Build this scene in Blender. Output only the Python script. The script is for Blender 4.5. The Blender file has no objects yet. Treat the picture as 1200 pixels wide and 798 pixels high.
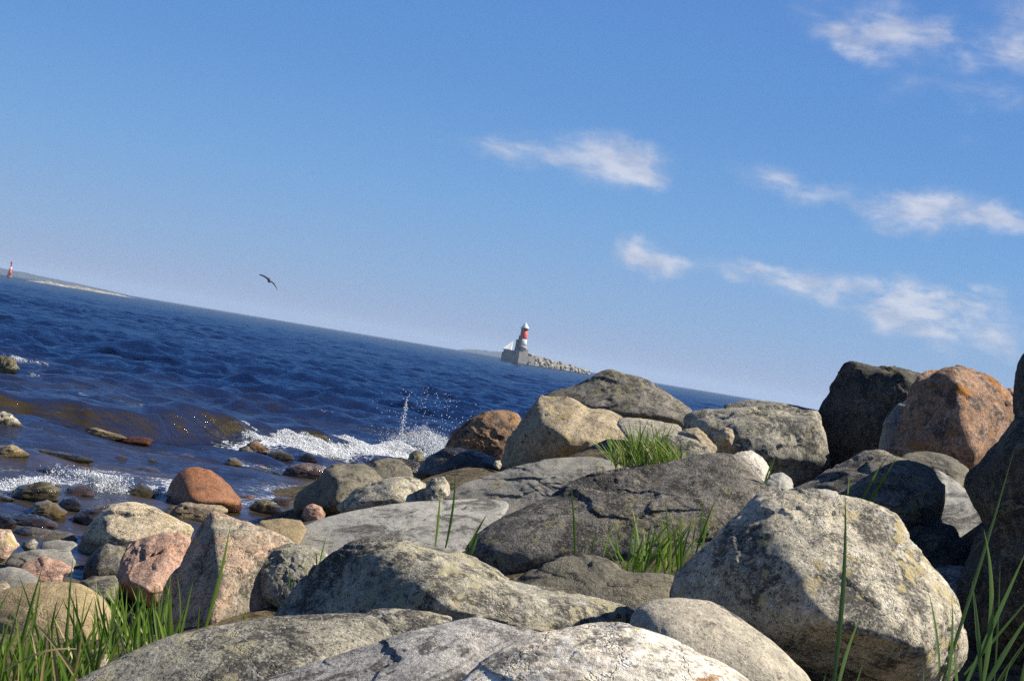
import bpy, bmesh, math, random
import numpy as np
from mathutils import Vector, Matrix

# ------------------------------------------------------------------ camera
S = bpy.context.scene
COL = S.collection
F = 1780.0                       # focal length in pixels of the 1200 px wide photograph
ROLL, PITCH, CAMZ = math.radians(9.42), math.radians(0.67), 1.8
fw = np.array([0, math.cos(PITCH), math.sin(PITCH)])
r0 = np.array([1.0, 0, 0]); u0 = np.array([0, -math.sin(PITCH), math.cos(PITCH)])
RX = math.cos(ROLL)*r0 + math.sin(ROLL)*u0
UP = -math.sin(ROLL)*r0 + math.cos(ROLL)*u0
CAM = np.array([0, 0, CAMZ])
cd = bpy.data.cameras.new('camera'); cam = bpy.data.objects.new('camera', cd); COL.objects.link(cam)
cd.sensor_fit = 'HORIZONTAL'; cd.sensor_width = 36; cd.lens = F/1200*36
cd.clip_start = 0.05; cd.clip_end = 20000
M = Matrix.Identity(4)
for i in range(3):
    M[i][0], M[i][1], M[i][2], M[i][3] = RX[i], UP[i], -fw[i], CAM[i]
cam.matrix_world = M
S.camera = cam

# ------------------------------------------------------------------ light, sky, exposure
SUN_AZ, SUN_EL = math.radians(80), math.radians(43)     # azimuth clockwise from the view direction (+Y)
sdir = Vector((math.sin(SUN_AZ)*math.cos(SUN_EL), math.cos(SUN_AZ)*math.cos(SUN_EL), math.sin(SUN_EL)))
sl = bpy.data.lights.new('sun', 'SUN'); sl.energy = 5.0; sl.angle = math.radians(0.5); sl.color = (1, 0.925, 0.81)
so = bpy.data.objects.new('sun', sl); COL.objects.link(so)
so.rotation_euler = sdir.to_track_quat('Z', 'Y').to_euler()
S.view_settings.view_transform = 'Standard'; S.view_settings.look = 'None'
S.view_settings.gamma = 1; S.view_settings.use_curve_mapping = False
S.view_settings.exposure = 0.85
S.cycles.max_bounces = 8; S.cycles.diffuse_bounces = 2; S.cycles.transparent_max_bounces = 12
S.cycles.sample_clamp_indirect = 6
S.cycles.volume_bounces = 0
S.cycles.use_denoising = False

def P(px, py, D):
    return CAM + fw*D + RX*((px-600)/F*D) + UP*(-(py-399)/F*D)
def Pv(px, py, D):
    px, py, D = np.broadcast_arrays(np.asarray(px, float), np.asarray(py, float), np.asarray(D, float))
    return CAM + D[..., None]*(fw + ((px-600)/F)[..., None]*RX - ((py-399)/F)[..., None]*UP)
def W(px, py, z=0.0):
    d = fw + RX*((px-600)/F) - UP*((py-399)/F)
    return CAM + d*((z-CAMZ)/d[2])

def nd(nt, typ, **kw):
    n = nt.nodes.new(typ)
    for k, v in kw.items():
        if k == 'ins':
            for a, b in v.items(): n.inputs[a].default_value = b
        else: setattr(n, k, v)
    return n

wd = bpy.data.worlds.new('World'); S.world = wd; wd.use_nodes = True
nt = wd.node_tree; nt.nodes.clear()
out = nd(nt, 'ShaderNodeOutputWorld'); bg = nd(nt, 'ShaderNodeBackground'); bg.inputs[1].default_value = 0.05
sky = nd(nt, 'ShaderNodeTexSky', sky_type='NISHITA', sun_disc=False, sun_elevation=SUN_EL, sun_rotation=SUN_AZ,
         altitude=0, air_density=1.0, dust_density=0.3, ozone_density=3.0)
tint = nd(nt, 'ShaderNodeMixRGB', blend_type='MULTIPLY', ins={0: 1.0, 2: (0.92, 0.90, 1.05, 1)})
nt.links.new(sky.outputs[0], tint.inputs[1])
tc = nd(nt, 'ShaderNodeTexCoord')
# sky pales to lavender toward the horizon; darkened further overhead to cut fill light
sx = nd(nt, 'ShaderNodeSeparateXYZ'); nt.links.new(tc.outputs['Generated'], sx.inputs[0])
rp = nd(nt, 'ShaderNodeValToRGB'); nt.links.new(sx.outputs['Z'], rp.inputs[0])
SKYC = ((0.0, (.29, .40, .64)), (.045, (.23, .41, .70)), (.10, (.165, .38, .73)), (.17, (.112, .31, .69)), (.27, (.085, .25, .64)), (.5, (.04, .11, .33)), (1.0, (.022, .06, .2)))
els = rp.color_ramp.elements
while len(els) < len(SKYC): els.new(.5)
for e_, (pp, cc_) in zip(els, SKYC): e_.position = pp; e_.color = cc_+(1,)
sk8 = nd(nt, 'ShaderNodeMixRGB', blend_type='MULTIPLY', ins={0: 1.0, 2: (11.1, 11.1, 11.1, 1)}); nt.links.new(rp.outputs[0], sk8.inputs[1])
skm = nd(nt, 'ShaderNodeMixRGB', ins={0: .85}); nt.links.new(tint.outputs[0], skm.inputs[1]); nt.links.new(sk8.outputs[0], skm.inputs[2])
# clouds: soft patches in world directions, broken up by noise
wn = nd(nt, 'ShaderNodeTexNoise', ins={'Scale': 24.0, 'Detail': 6.0, 'Roughness': 0.6})
nt.links.new(tc.outputs['Generated'], wn.inputs['Vector'])
wsub = nd(nt, 'ShaderNodeVectorMath', operation='SUBTRACT'); wsub.inputs[1].default_value = (.5, .5, .5)
nt.links.new(wn.outputs['Color'], wsub.inputs[0])
wsc = nd(nt, 'ShaderNodeVectorMath', operation='SCALE'); wsc.inputs['Scale'].default_value = 0.036
nt.links.new(wsub.outputs[0], wsc.inputs[0])
wadd = nd(nt, 'ShaderNodeVectorMath', operation='ADD')
nt.links.new(tc.outputs['Generated'], wadd.inputs[0]); nt.links.new(wsc.outputs[0], wadd.inputs[1])
CLOUDS = [  # pixel centre, half axes in pixels, tilt on the picture (deg, + = down to the right), weight
    (705, 190, 88, 30, 8, 1.0), (596, 174, 48, 20, 14, .75), (545, 168, 46, 14, 6, .42), (755, 196, 34, 24, 0, .85),
    (935, 222, 70, 16, 18, .85), (1040, 245, 60, 22, 10, .7), (1105, 250, 70, 26, 4, .95), (1185, 258, 60, 18, 6, .75),
    (765, 304, 50, 24, 14, 1.1), (745, 298, 34, 16, 0, .7), (780, 310, 30, 18, 0, .7),
    (960, 335, 120, 22, 10, .62), (1060, 358, 110, 34, 12, .8), (1110, 375, 90, 36, 14, .75), (1175, 405, 32, 14, 38, .7), (1140, 350, 50, 22, 0, .5),
    (1030, 35, 70, 36, 20, .8), (990, 45, 60, 20, 20, .65), (1130, 58, 80, 30, 12, .8), (895, 320, 80, 13, 8, .5), (1106, 22, 14, 22, 0, .5), (1195, 20, 50, 40, 40, .5),
    (930, 6, 30, 14, 10, .4), (1075, 104, 50, 14, 4, .34), (1145, 110, 40, 20, 4, .4), (1195, 120, 26, 16, 0, .4), (1130, 168, 22, 14, 0, .22),
    (560, 130, 60, 14, 8, .12), (1190, 60, 40, 50, 20, .3)]
acc = None
for (px, py, a, b, t, w) in CLOUDS:
    d = P(px, py, 1.0)-CAM; d /= np.linalg.norm(d)
    ct, st = math.cos(math.radians(t)), math.sin(math.radians(t))
    ax = RX*ct - UP*st; ax = ax-d*np.dot(ax, d); ax /= np.linalg.norm(ax)
    az = np.cross(ax, d)
    e = Matrix((Vector(ax), Vector(d), Vector(az))).transposed().to_euler()
    mp = nd(nt, 'ShaderNodeMapping', vector_type='TEXTURE')
    mp.inputs['Location'].default_value = d; mp.inputs['Rotation'].default_value = e
    mp.inputs['Scale'].default_value = (a*1.35/F, 1.0, b*1.35/F)
    nt.links.new(wadd.outputs[0], mp.inputs['Vector'])
    gr = nd(nt, 'ShaderNodeTexGradient', gradient_type='SPHERICAL'); nt.links.new(mp.outputs[0], gr.inputs[0])
    mm = nd(nt, 'ShaderNodeMath', operation='MULTIPLY'); mm.inputs[1].default_value = w
    nt.links.new(gr.outputs['Fac'], mm.inputs[0])
    if acc is None: acc = mm
    else:
        ad = nd(nt, 'ShaderNodeMath', operation='ADD'); nt.links.new(acc.outputs[0], ad.inputs[0]); nt.links.new(mm.outputs[0], ad.inputs[1]); acc = ad
cst = nd(nt, 'ShaderNodeMapping'); cst.inputs['Scale'].default_value = (.62, 1, 1.5); cst.inputs['Rotation'].default_value = (0, math.radians(-6), 0)
nt.links.new(tc.outputs['Generated'], cst.inputs['Vector'])
cn = nd(nt, 'ShaderNodeTexNoise', ins={'Scale': 38.0, 'Detail': 6.0, 'Roughness': 0.58, 'Distortion': 0.3})
nt.links.new(cst.outputs[0], cn.inputs['Vector'])
cr = nd(nt, 'ShaderNodeMapRange', ins={'From Min': 0.32, 'From Max': 0.70, 'To Min': 0.15, 'To Max': 1.6})
nt.links.new(cn.outputs[0], cr.inputs[0])
cm = nd(nt, 'ShaderNodeMath', operation='MULTIPLY'); nt.links.new(acc.outputs[0], cm.inputs[0]); nt.links.new(cr.outputs[0], cm.inputs[1])
cs = nd(nt, 'ShaderNodeMapRange', interpolation_type='SMOOTHSTEP', ins={'From Min': 0.02, 'From Max': 1.2, 'To Min': 0.0, 'To Max': 0.62})
nt.links.new(cm.outputs[0], cs.inputs[0])
cmix = nd(nt, 'ShaderNodeMixRGB', ins={2: (8.6, 8.4, 9.2, 1)})
csh = nd(nt, 'ShaderNodeMixRGB', ins={1: (6.0, 6.3, 7.5, 1), 2: (9.4, 9.1, 9.4, 1)})
cs2 = nd(nt, 'ShaderNodeMapRange', ins={'From Min': .38, 'From Max': .62}); cn2 = nd(nt, 'ShaderNodeTexNoise', ins={'Scale': 60.0, 'Detail': 5.0, 'Roughness': .55})
nt.links.new(cst.outputs[0], cn2.inputs['Vector']); nt.links.new(cn2.outputs[0], cs2.inputs[0]); nt.links.new(cs2.outputs[0], csh.inputs[0]); nt.links.new(csh.outputs[0], cmix.inputs[2])
nt.links.new(cs.outputs[0], cmix.inputs[0]); nt.links.new(skm.outputs[0], cmix.inputs[1])
nt.links.new(cmix.outputs[0], bg.inputs[0]); nt.links.new(bg.outputs[0], out.inputs[0])

# ------------------------------------------------------------------ helpers
rng = np.random.RandomState(7)
_perm = rng.permutation(256); _perm = np.concatenate([_perm, _perm, _perm])
_g = rng.normal(size=(256, 3)); _g /= np.linalg.norm(_g, axis=1)[:, None]
def perlin(p):
    pi = np.floor(p).astype(np.int64); f = p-pi; pi &= 255
    u = f*f*f*(f*(f*6-15)+10)
    res = 0
    for dx in (0, 1):
        wx = u[:, 0] if dx else 1-u[:, 0]
        for dy in (0, 1):
            wy = u[:, 1] if dy else 1-u[:, 1]
            for dz in (0, 1):
                wz = u[:, 2] if dz else 1-u[:, 2]
                h = _perm[(_perm[(_perm[(pi[:, 0]+dx) & 255]+pi[:, 1]+dy) & 255]+pi[:, 2]+dz) & 255]
                g = _g[h]
                res = res + wx*wy*wz*(g[:, 0]*(f[:, 0]-dx)+g[:, 1]*(f[:, 1]-dy)+g[:, 2]*(f[:, 2]-dz))
    return res*1.5
def fbm(p, oct=5, gain=0.5, ridged=False):
    a, s, r = 1.0, 0, 0
    for o in range(oct):
        n = perlin(p*2.03**o + o*17.3)
        if ridged: n = 0.5-np.abs(n)*1.6
        r = r+a*n; s += a; a *= gain
    return r/s

def mesh_np(name, V, Fc, mat=None, smooth=True, parent=None, loc=None):
    me = bpy.data.meshes.new(name)
    V = np.asarray(V, np.float32); Fc = np.asarray(Fc, np.int32)
    n = Fc.shape[1]
    me.vertices.add(len(V)); me.vertices.foreach_set('co', V.ravel())
    me.loops.add(Fc.size); me.loops.foreach_set('vertex_index', Fc.ravel())
    me.polygons.add(len(Fc)); me.polygons.foreach_set('loop_start', np.arange(0, Fc.size, n, dtype=np.int32))
    me.polygons.foreach_set('loop_total', np.full(len(Fc), n, np.int32))
    me.polygons.foreach_set('use_smooth', np.full(len(Fc), smooth, bool))
    me.update(calc_edges=True); me.validate()
    o = bpy.data.objects.new(name, me); COL.objects.link(o)
    if mat: me.materials.append(mat)
    if parent: o.parent = parent
    if loc is not None: o.location = loc
    return o
def obj_bm(name, bm, mat, parent=None, loc=None, smooth=False):
    me = bpy.data.meshes.new(name); bm.normal_update(); bm.to_mesh(me); bm.free()
    for p in me.polygons: p.use_smooth = smooth
    o = bpy.data.objects.new(name, me); COL.objects.link(o); me.materials.append(mat)
    if parent: o.parent = parent
    if loc is not None: o.location = loc
    return o
def tag(o, label=None, cat=None, group=None, kind=None):
    if label: o['label'] = label
    if cat: o['category'] = cat
    if group: o['group'] = group
    if kind: o['kind'] = kind
    return o
def empty(name, loc, label, cat, group=None):
    o = bpy.data.objects.new(name, None); COL.objects.link(o); o.location = loc; o.empty_display_size = 0.2
    return tag(o, label, cat, group)

def new_mat(name):
    m = bpy.data.materials.new(name); m.use_nodes = True; t = m.node_tree; t.nodes.clear()
    o = nd(t, 'ShaderNodeOutputMaterial'); return m, t, o
def simple_mat(name, col, rough=.7, var=.15, scale=3.0, bump=0.0, spec=.3):
    m, t, o = new_mat(name)
    b = nd(t, 'ShaderNodeBsdfPrincipled', ins={'Roughness': rough, 'Specular IOR Level': spec})
    c = nd(t, 'ShaderNodeTexCoord'); n = nd(t, 'ShaderNodeTexNoise', ins={'Scale': scale, 'Detail': 6.0, 'Roughness': .65})
    t.links.new(c.outputs['Object'], n.inputs['Vector'])
    mx = nd(t, 'ShaderNodeMixRGB', ins={1: tuple(x*(1-var) for x in col)+(1,), 2: tuple(min(1, x*(1+var)) for x in col)+(1,)})
    r = nd(t, 'ShaderNodeMapRange', ins={'From Min': .3, 'From Max': .7}); t.links.new(n.outputs[0], r.inputs[0])
    t.links.new(r.outputs[0], mx.inputs[0]); t.links.new(mx.outputs[0], b.inputs['Base Color'])
    if bump:
        bp = nd(t, 'ShaderNodeBump', ins={'Strength': bump, 'Distance': .05}); t.links.new(n.outputs[0], bp.inputs['Height']); t.links.new(bp.outputs[0], b.inputs['Normal'])
    t.links.new(b.outputs[0], o.inputs[0]); return m

# ------------------------------------------------------------------ rock materials
def rock_mat(name, A, B, dark=(.045, .042, .038), dark_amt=.45, speck=1.0, lich=(.30, .24, .07), lich_amt=0.0,
             orange_amt=0.0, pale_amt=.25, pale=(.5, .48, .42), sc=1.0, strata=None, rough=.88, bump=1.0, grain=170.0, spec=.25, vein=.8, wet=1.0):
    m, t, o = new_mat(name); L = t.links.new
    b = nd(t, 'ShaderNodeBsdfPrincipled', ins={'Roughness': rough, 'Specular IOR Level': spec})
    c = nd(t, 'ShaderNodeTexCoord'); oi = nd(t, 'ShaderNodeObjectInfo')
    mu = nd(t, 'ShaderNodeMath', operation='MULTIPLY'); mu.inputs[1].default_value = 83.0; L(oi.outputs['Random'], mu.inputs[0])
    ad = nd(t, 'ShaderNodeVectorMath', operation='ADD'); L(c.outputs['Object'], ad.inputs[0]); L(mu.outputs[0], ad.inputs[1])
    vec = ad.outputs[0]
    def noise(scale, detail, r, dist=0.0, v=None):
        n = nd(t, 'ShaderNodeTexNoise', ins={'Scale': scale*sc, 'Detail': detail, 'Roughness': r, 'Distortion': dist}); L(v or vec, n.inputs['Vector']); return n.outputs['Fac']
    def rng_(x, lo, hi, a=0.0, bb=1.0, smooth=True):
        r = nd(t, 'ShaderNodeMapRange', ins={'From Min': lo, 'From Max': hi, 'To Min': a, 'To Max': bb})
        if smooth: r.interpolation_type = 'SMOOTHSTEP'
        L(x, r.inputs[0]); return r.outputs[0]
    def mix(f, a, bb, mode='MIX'):
        n = nd(t, 'ShaderNodeMixRGB', blend_type=mode)
        for i, x in ((0, f), (1, a), (2, bb)):
            if isinstance(x, (int, float)): n.inputs[i].default_value = x
            elif isinstance(x, tuple): n.inputs[i].default_value = x+(1,)
            else: L(x, n.inputs[i])
        return n.outputs[0]
    big = noise(2.6, 5, .6, .8)
    col = mix(rng_(big, .36, .64), A, B)
    sv = vec
    if strata:
        mp = nd(t, 'ShaderNodeMapping', vector_type='TEXTURE'); mp.inputs['Rotation'].default_value = strata[0]; mp.inputs['Scale'].default_value = (1.0, .7, 1/strata[1])
        L(vec, mp.inputs['Vector']); sv = mp.outputs[0]
        s1 = noise(4.5, 8, .68, 1.0, sv)
        col = mix(rng_(s1, .47, .62, 0, .8), col, dark); col = mix(rng_(s1, .46, .30, 0, .6), col, pale)
    dk = noise(6.5, 9, .72, .5, sv if strata else None)
    col = mix(rng_(dk, .64-.28*dark_amt, .70-.24*dark_amt, 0, .85), col, dark)
    pl = noise(9.0, 8, .7, .3)
    col = mix(rng_(pl, .68-.25*pale_amt, .80-.25*pale_amt, 0, .75), col, pale)
    # mineral grains and speckles
    vo = nd(t, 'ShaderNodeTexVoronoi', ins={'Scale': grain*sc}); L(vec, vo.inputs['Vector'])
    sp = nd(t, 'ShaderNodeSeparateColor'); L(vo.outputs['Color'], sp.inputs[0])
    col = mix(rng_(sp.outputs[0], .72, .98, 0, .5*speck), col, pale)
    col = mix(rng_(sp.outputs[1], .74, .98, 0, .6*speck), col, tuple(x*.45 for x in dark))
    fine = noise(26.0, 10, .78, .2)
    fm = rng_(fine, .32, .68, 1-.68*min(1, speck), 1+.55*min(1, speck), False)
    col = mix(1.0, col, fm, 'MULTIPLY')
    if lich_amt:
        l = noise(13.0, 8, .62, .4); l0 = noise(2.2, 4, .55, .3); l1 = nd(t, 'ShaderNodeMath', operation='MULTIPLY_ADD'); l1.inputs[1].default_value = .55; L(l0, l1.inputs[0]); L(l, l1.inputs[2])
        col = mix(rng_(l1.outputs[0], .97-.3*lich_amt, 1.0-.3*lich_amt, 0, .75), col, lich)
    if orange_amt:
        l2 = noise(6.1, 9, .62, .4); col = mix(rng_(l2, .72-.25*orange_amt, .77-.25*orange_amt, 0, .85), col, (.34, .13, .015))
    vn = noise(1.5, 5, .55, 1.4); va = nd(t, 'ShaderNodeMath', operation='SUBTRACT'); va.inputs[1].default_value = .5; L(vn, va.inputs[0])
    vb = nd(t, 'ShaderNodeMath', operation='ABSOLUTE'); L(va.outputs[0], vb.inputs[0]); col = mix(rng_(vb.outputs[0], 0.0, .010, .55*vein, 0.0), col, pale)   # thin quartz veins
    # wet line: soaked stone just above the water is darker and glossier
    ge = nd(t, 'ShaderNodeNewGeometry'); gs = nd(t, 'ShaderNodeSeparateXYZ'); L(ge.outputs['Position'], gs.inputs[0])
    wz = nd(t, 'ShaderNodeMath', operation='MULTIPLY_ADD'); wz.inputs[1].default_value = -.16; L(big, wz.inputs[0]); L(gs.outputs['Z'], wz.inputs[2])
    wetf = rng_(wz.outputs[0], -.01, .05, wet, 0.0)
    col = mix(wetf, col, mix(1.0, col, (.40, .36, .30), 'MULTIPLY'))
    L(col, b.inputs['Base Color'])
    # relief: pits, grain and hairline cracks
    cv = nd(t, 'ShaderNodeTexVoronoi', feature='DISTANCE_TO_EDGE', ins={'Scale': 2.6*sc})
    wp = nd(t, 'ShaderNodeTexNoise', ins={'Scale': 3.0*sc, 'Detail': 6.0, 'Roughness': .65}); L(sv, wp.inputs['Vector'])
    w2 = nd(t, 'ShaderNodeVectorMath', operation='MULTIPLY_ADD'); w2.inputs[1].default_value = (.7, .7, .7); L(wp.outputs['Color'], w2.inputs[0]); L(sv, w2.inputs[2])
    L(w2.outputs[0], cv.inputs['Vector'])
    crack = rng_(cv.outputs['Distance'], 0.0, .022)
    h1 = noise(8.0, 14, .66, .2, sv); h2 = noise(85.0, 6, .7)
    def ma(op, x, y):
        n = nd(t, 'ShaderNodeMath', operation=op)
        for i, q in ((0, x), (1, y)):
            if isinstance(q, (int, float)): n.inputs[i].default_value = q
            else: L(q, n.inputs[i])
        return n.outputs[0]
    hh = ma('ADD', ma('MULTIPLY', h1, .8), ma('MULTIPLY', crack, .14)); hh = ma('ADD', hh, ma('MULTIPLY', h2, .3))
    bp = nd(t, 'ShaderNodeBump', ins={'Strength': min(1.0, .8*bump), 'Distance': .034*max(1.0, bump)}); L(hh, bp.inputs['Height']); L(bp.outputs[0], b.inputs['Normal'])
    rr = rng_(fine, .3, .7, rough-.12, min(1, rough+.1), False); rw = nd(t, 'ShaderNodeMath', operation='MULTIPLY_ADD'); rw.inputs[1].default_value = -.55; L(wetf, rw.inputs[0]); L(rr, rw.inputs[2]); rw.use_clamp = True; L(rw.outputs[0], b.inputs['Roughness'])
    L(b.outputs[0], o.inputs[0]); return m

MT = {
 'grey':   rock_mat('grey_granite', (.30, .285, .25), (.18, .175, .16), dark_amt=.45, lich_amt=.35, lich=(.26, .24, .12)),
 'greygreen': rock_mat('lichened_granite', (.42, .385, .29), (.24, .225, .17), dark_amt=.58, lich_amt=.38, lich=(.36, .325, .20), orange_amt=.12, pale_amt=.45),
 'dark':   rock_mat('dark_gneiss', (.115, .105, .08), (.07, .066, .054), dark=(.025, .025, .024), dark_amt=.5, lich_amt=.3, lich=(.16, .15, .08), pale_amt=.15, pale=(.28, .27, .24)),
 'mid':    rock_mat('weathered_gneiss', (.22, .20, .165), (.125, .115, .10), dark=(.03, .03, .028), dark_amt=.62, lich_amt=.42, lich=(.2, .18, .09), orange_amt=.2, pale_amt=.3, pale=(.36, .33, .28)),
 'white':  rock_mat('bleached_granite', (.82, .75, .61), (.64, .57, .44), dark=(.13, .12, .11), dark_amt=.32, lich_amt=.25, lich=(.55, .48, .28), orange_amt=.22, pale_amt=.5, pale=(.85, .83, .78), grain=120),
 'cream':  rock_mat('cream_granite', (.60, .54, .40), (.40, .36, .27), dark=(.07, .065, .055), dark_amt=.56, lich_amt=.36, lich=(.50, .41, .20), pale_amt=.5, pale=(.62, .59, .5), grain=140, bump=1.2),
 'tan':    rock_mat('tan_granite', (.42, .34, .22), (.31, .25, .165), dark_amt=.3, lich_amt=.3, pale_amt=.4, pale=(.48, .42, .32)),
 'yellow': rock_mat('yellow_sandstone', (.36, .28, .15), (.28, .215, .12), dark_amt=.18, speck=.5, lich_amt=.1, pale_amt=.3, pale=(.45, .37, .23)),
 'palepink': rock_mat('pale_pink_granite', (.56, .38, .26), (.60, .51, .38), dark_amt=.25, lich_amt=.3, pale_amt=.45, pale=(.60, .52, .42)),
 'pink':   rock_mat('pink_granite', (.46, .27, .19), (.40, .26, .19), dark_amt=.3, pale_amt=.35, pale=(.46, .34, .27)),
 'rust':   rock_mat('rusty_granite', (.29, .115, .04), (.20, .08, .032), dark=(.06, .03, .02), dark_amt=.38, speck=.7, pale_amt=.12, pale=(.36, .24, .16), rough=.6, spec=.4),
 'orange': rock_mat('orange_brown_granite', (.36, .20, .095), (.24, .15, .085), dark=(.035, .026, .02), dark_amt=.55, orange_amt=.35, pale_amt=.25, pale=(.40, .32, .25)),
 'orangelichen': rock_mat('lichen_crusted_granite', (.37, .215, .125), (.29, .17, .10), dark=(.05, .04, .035), dark_amt=.46, orange_amt=.52, pale_amt=.45, pale=(.48, .38, .31)),
 'smooth': rock_mat('smooth_grey_gneiss', (.40, .39, .34), (.30, .295, .265), dark_amt=.25, speck=.45, pale_amt=.3, pale=(.40, .37, .33), bump=.55, strata=((.15, -.2, 0), 3.0)),
 'slab':   rock_mat('blue_grey_slab', (.28, .265, .225), (.20, .195, .17), dark_amt=.3, speck=.5, lich_amt=.2, pale_amt=.2, pale=(.3, .28, .25), bump=.6),
 'river':  rock_mat('beige_smooth_boulder', (.44, .395, .30), (.33, .30, .235), dark_amt=.2, speck=.7, pale_amt=.3, pale=(.42, .39, .32), bump=.7),
 'schist': rock_mat('grey_streaked_schist', (.50, .475, .43), (.34, .325, .30), dark=(.06, .058, .055), dark_amt=.4, speck=.7, pale_amt=.4, pale=(.58, .54, .48), orange_amt=.18, strata=((.1, -.5, 0), 5.0)),
 'black':  rock_mat('shade_black_gneiss', (.075, .068, .055), (.045, .042, .036), dark=(.02, .02, .018), dark_amt=.5, lich_amt=.3, lich=(.13, .12, .06), pale_amt=.12, pale=(.22, .2, .16)),  # near-black base colour: shade on and between these boulders is put into the stone
 'creamtan': rock_mat('cream_yellow_granite', (.58, .48, .32), (.46, .37, .24), dark_amt=.32, lich_amt=.3, pale_amt=.4, pale=(.66, .60, .47)),
 'split':  rock_mat('pink_and_grey_granite', (.54, .34, .22), (.27, .25, .19), dark=(.05, .048, .04), dark_amt=.42, sc=.8, pale_amt=.35, pale=(.58, .46, .34)),
 'wet':    rock_mat('wet_dark_stone', (.055, .046, .034), (.035, .03, .024), dark=(.012, .012, .011), dark_amt=.5, speck=.4, pale_amt=.1, pale=(.16, .13, .07), rough=.3, spec=.6),
 'weed':   rock_mat('algae_covered_stone', (.14, .115, .04), (.085, .075, .03), dark=(.02, .02, .012), dark_amt=.5, speck=.5, pale_amt=.2, pale=(.28, .23, .1), rough=.4, spec=.5),
 'olive':  rock_mat('olive_grey_stone', (.20, .18, .125), (.14, .13, .10), dark=(.04, .038, .03), dark_amt=.35, speck=.6, pale_amt=.25, pale=(.3, .27, .2)),
 'wetyellow': rock_mat('wet_yellow_stone', (.36, .28, .12), (.25, .19, .08), dark_amt=.25, speck=.5, pale_amt=.2, rough=.45, spec=.5),
 'mauve':  rock_mat('wet_mauve_stone', (.15, .105, .09), (.10, .08, .075), dark_amt=.3, speck=.4, pale_amt=.15, pale=(.25, .2, .17), rough=.4, spec=.5),
}

# ------------------------------------------------------------------ rock builder
_ico = {}
def ico(n):
    if n not in _ico:
        bm = bmesh.new(); bmesh.ops.create_icosphere(bm, subdivisions=n, radius=1.0)
        V = np.array([v.co[:] for v in bm.verts]); Fc = np.array([[v.index for v in f.verts] for f in bm.faces]); bm.free()
        _ico[n] = (V/np.linalg.norm(V, axis=1)[:, None], Fc)
    return _ico[n]
def hull_planes(q):
    bm = bmesh.new(); vs = [bm.verts.new(Vector(p)) for p in q]
    bmesh.ops.convex_hull(bm, input=vs, use_existing_faces=False)
    bm.normal_update(); ns, ds = [], []
    c = np.mean(q, axis=0)
    for f in bm.faces:
        n = np.array(f.normal); d = np.dot(n, np.array(f.verts[0].co)-c)
        if d < 0: n, d = -n, -d
        if d < 1e-4 or f.calc_area() < 1e-6: continue
        for k, m in enumerate(ns):
            if np.dot(m, n) > .995: break
        else: ns.append(n); ds.append(d)
    bm.free(); return np.array(ns), np.array(ds), c

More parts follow.
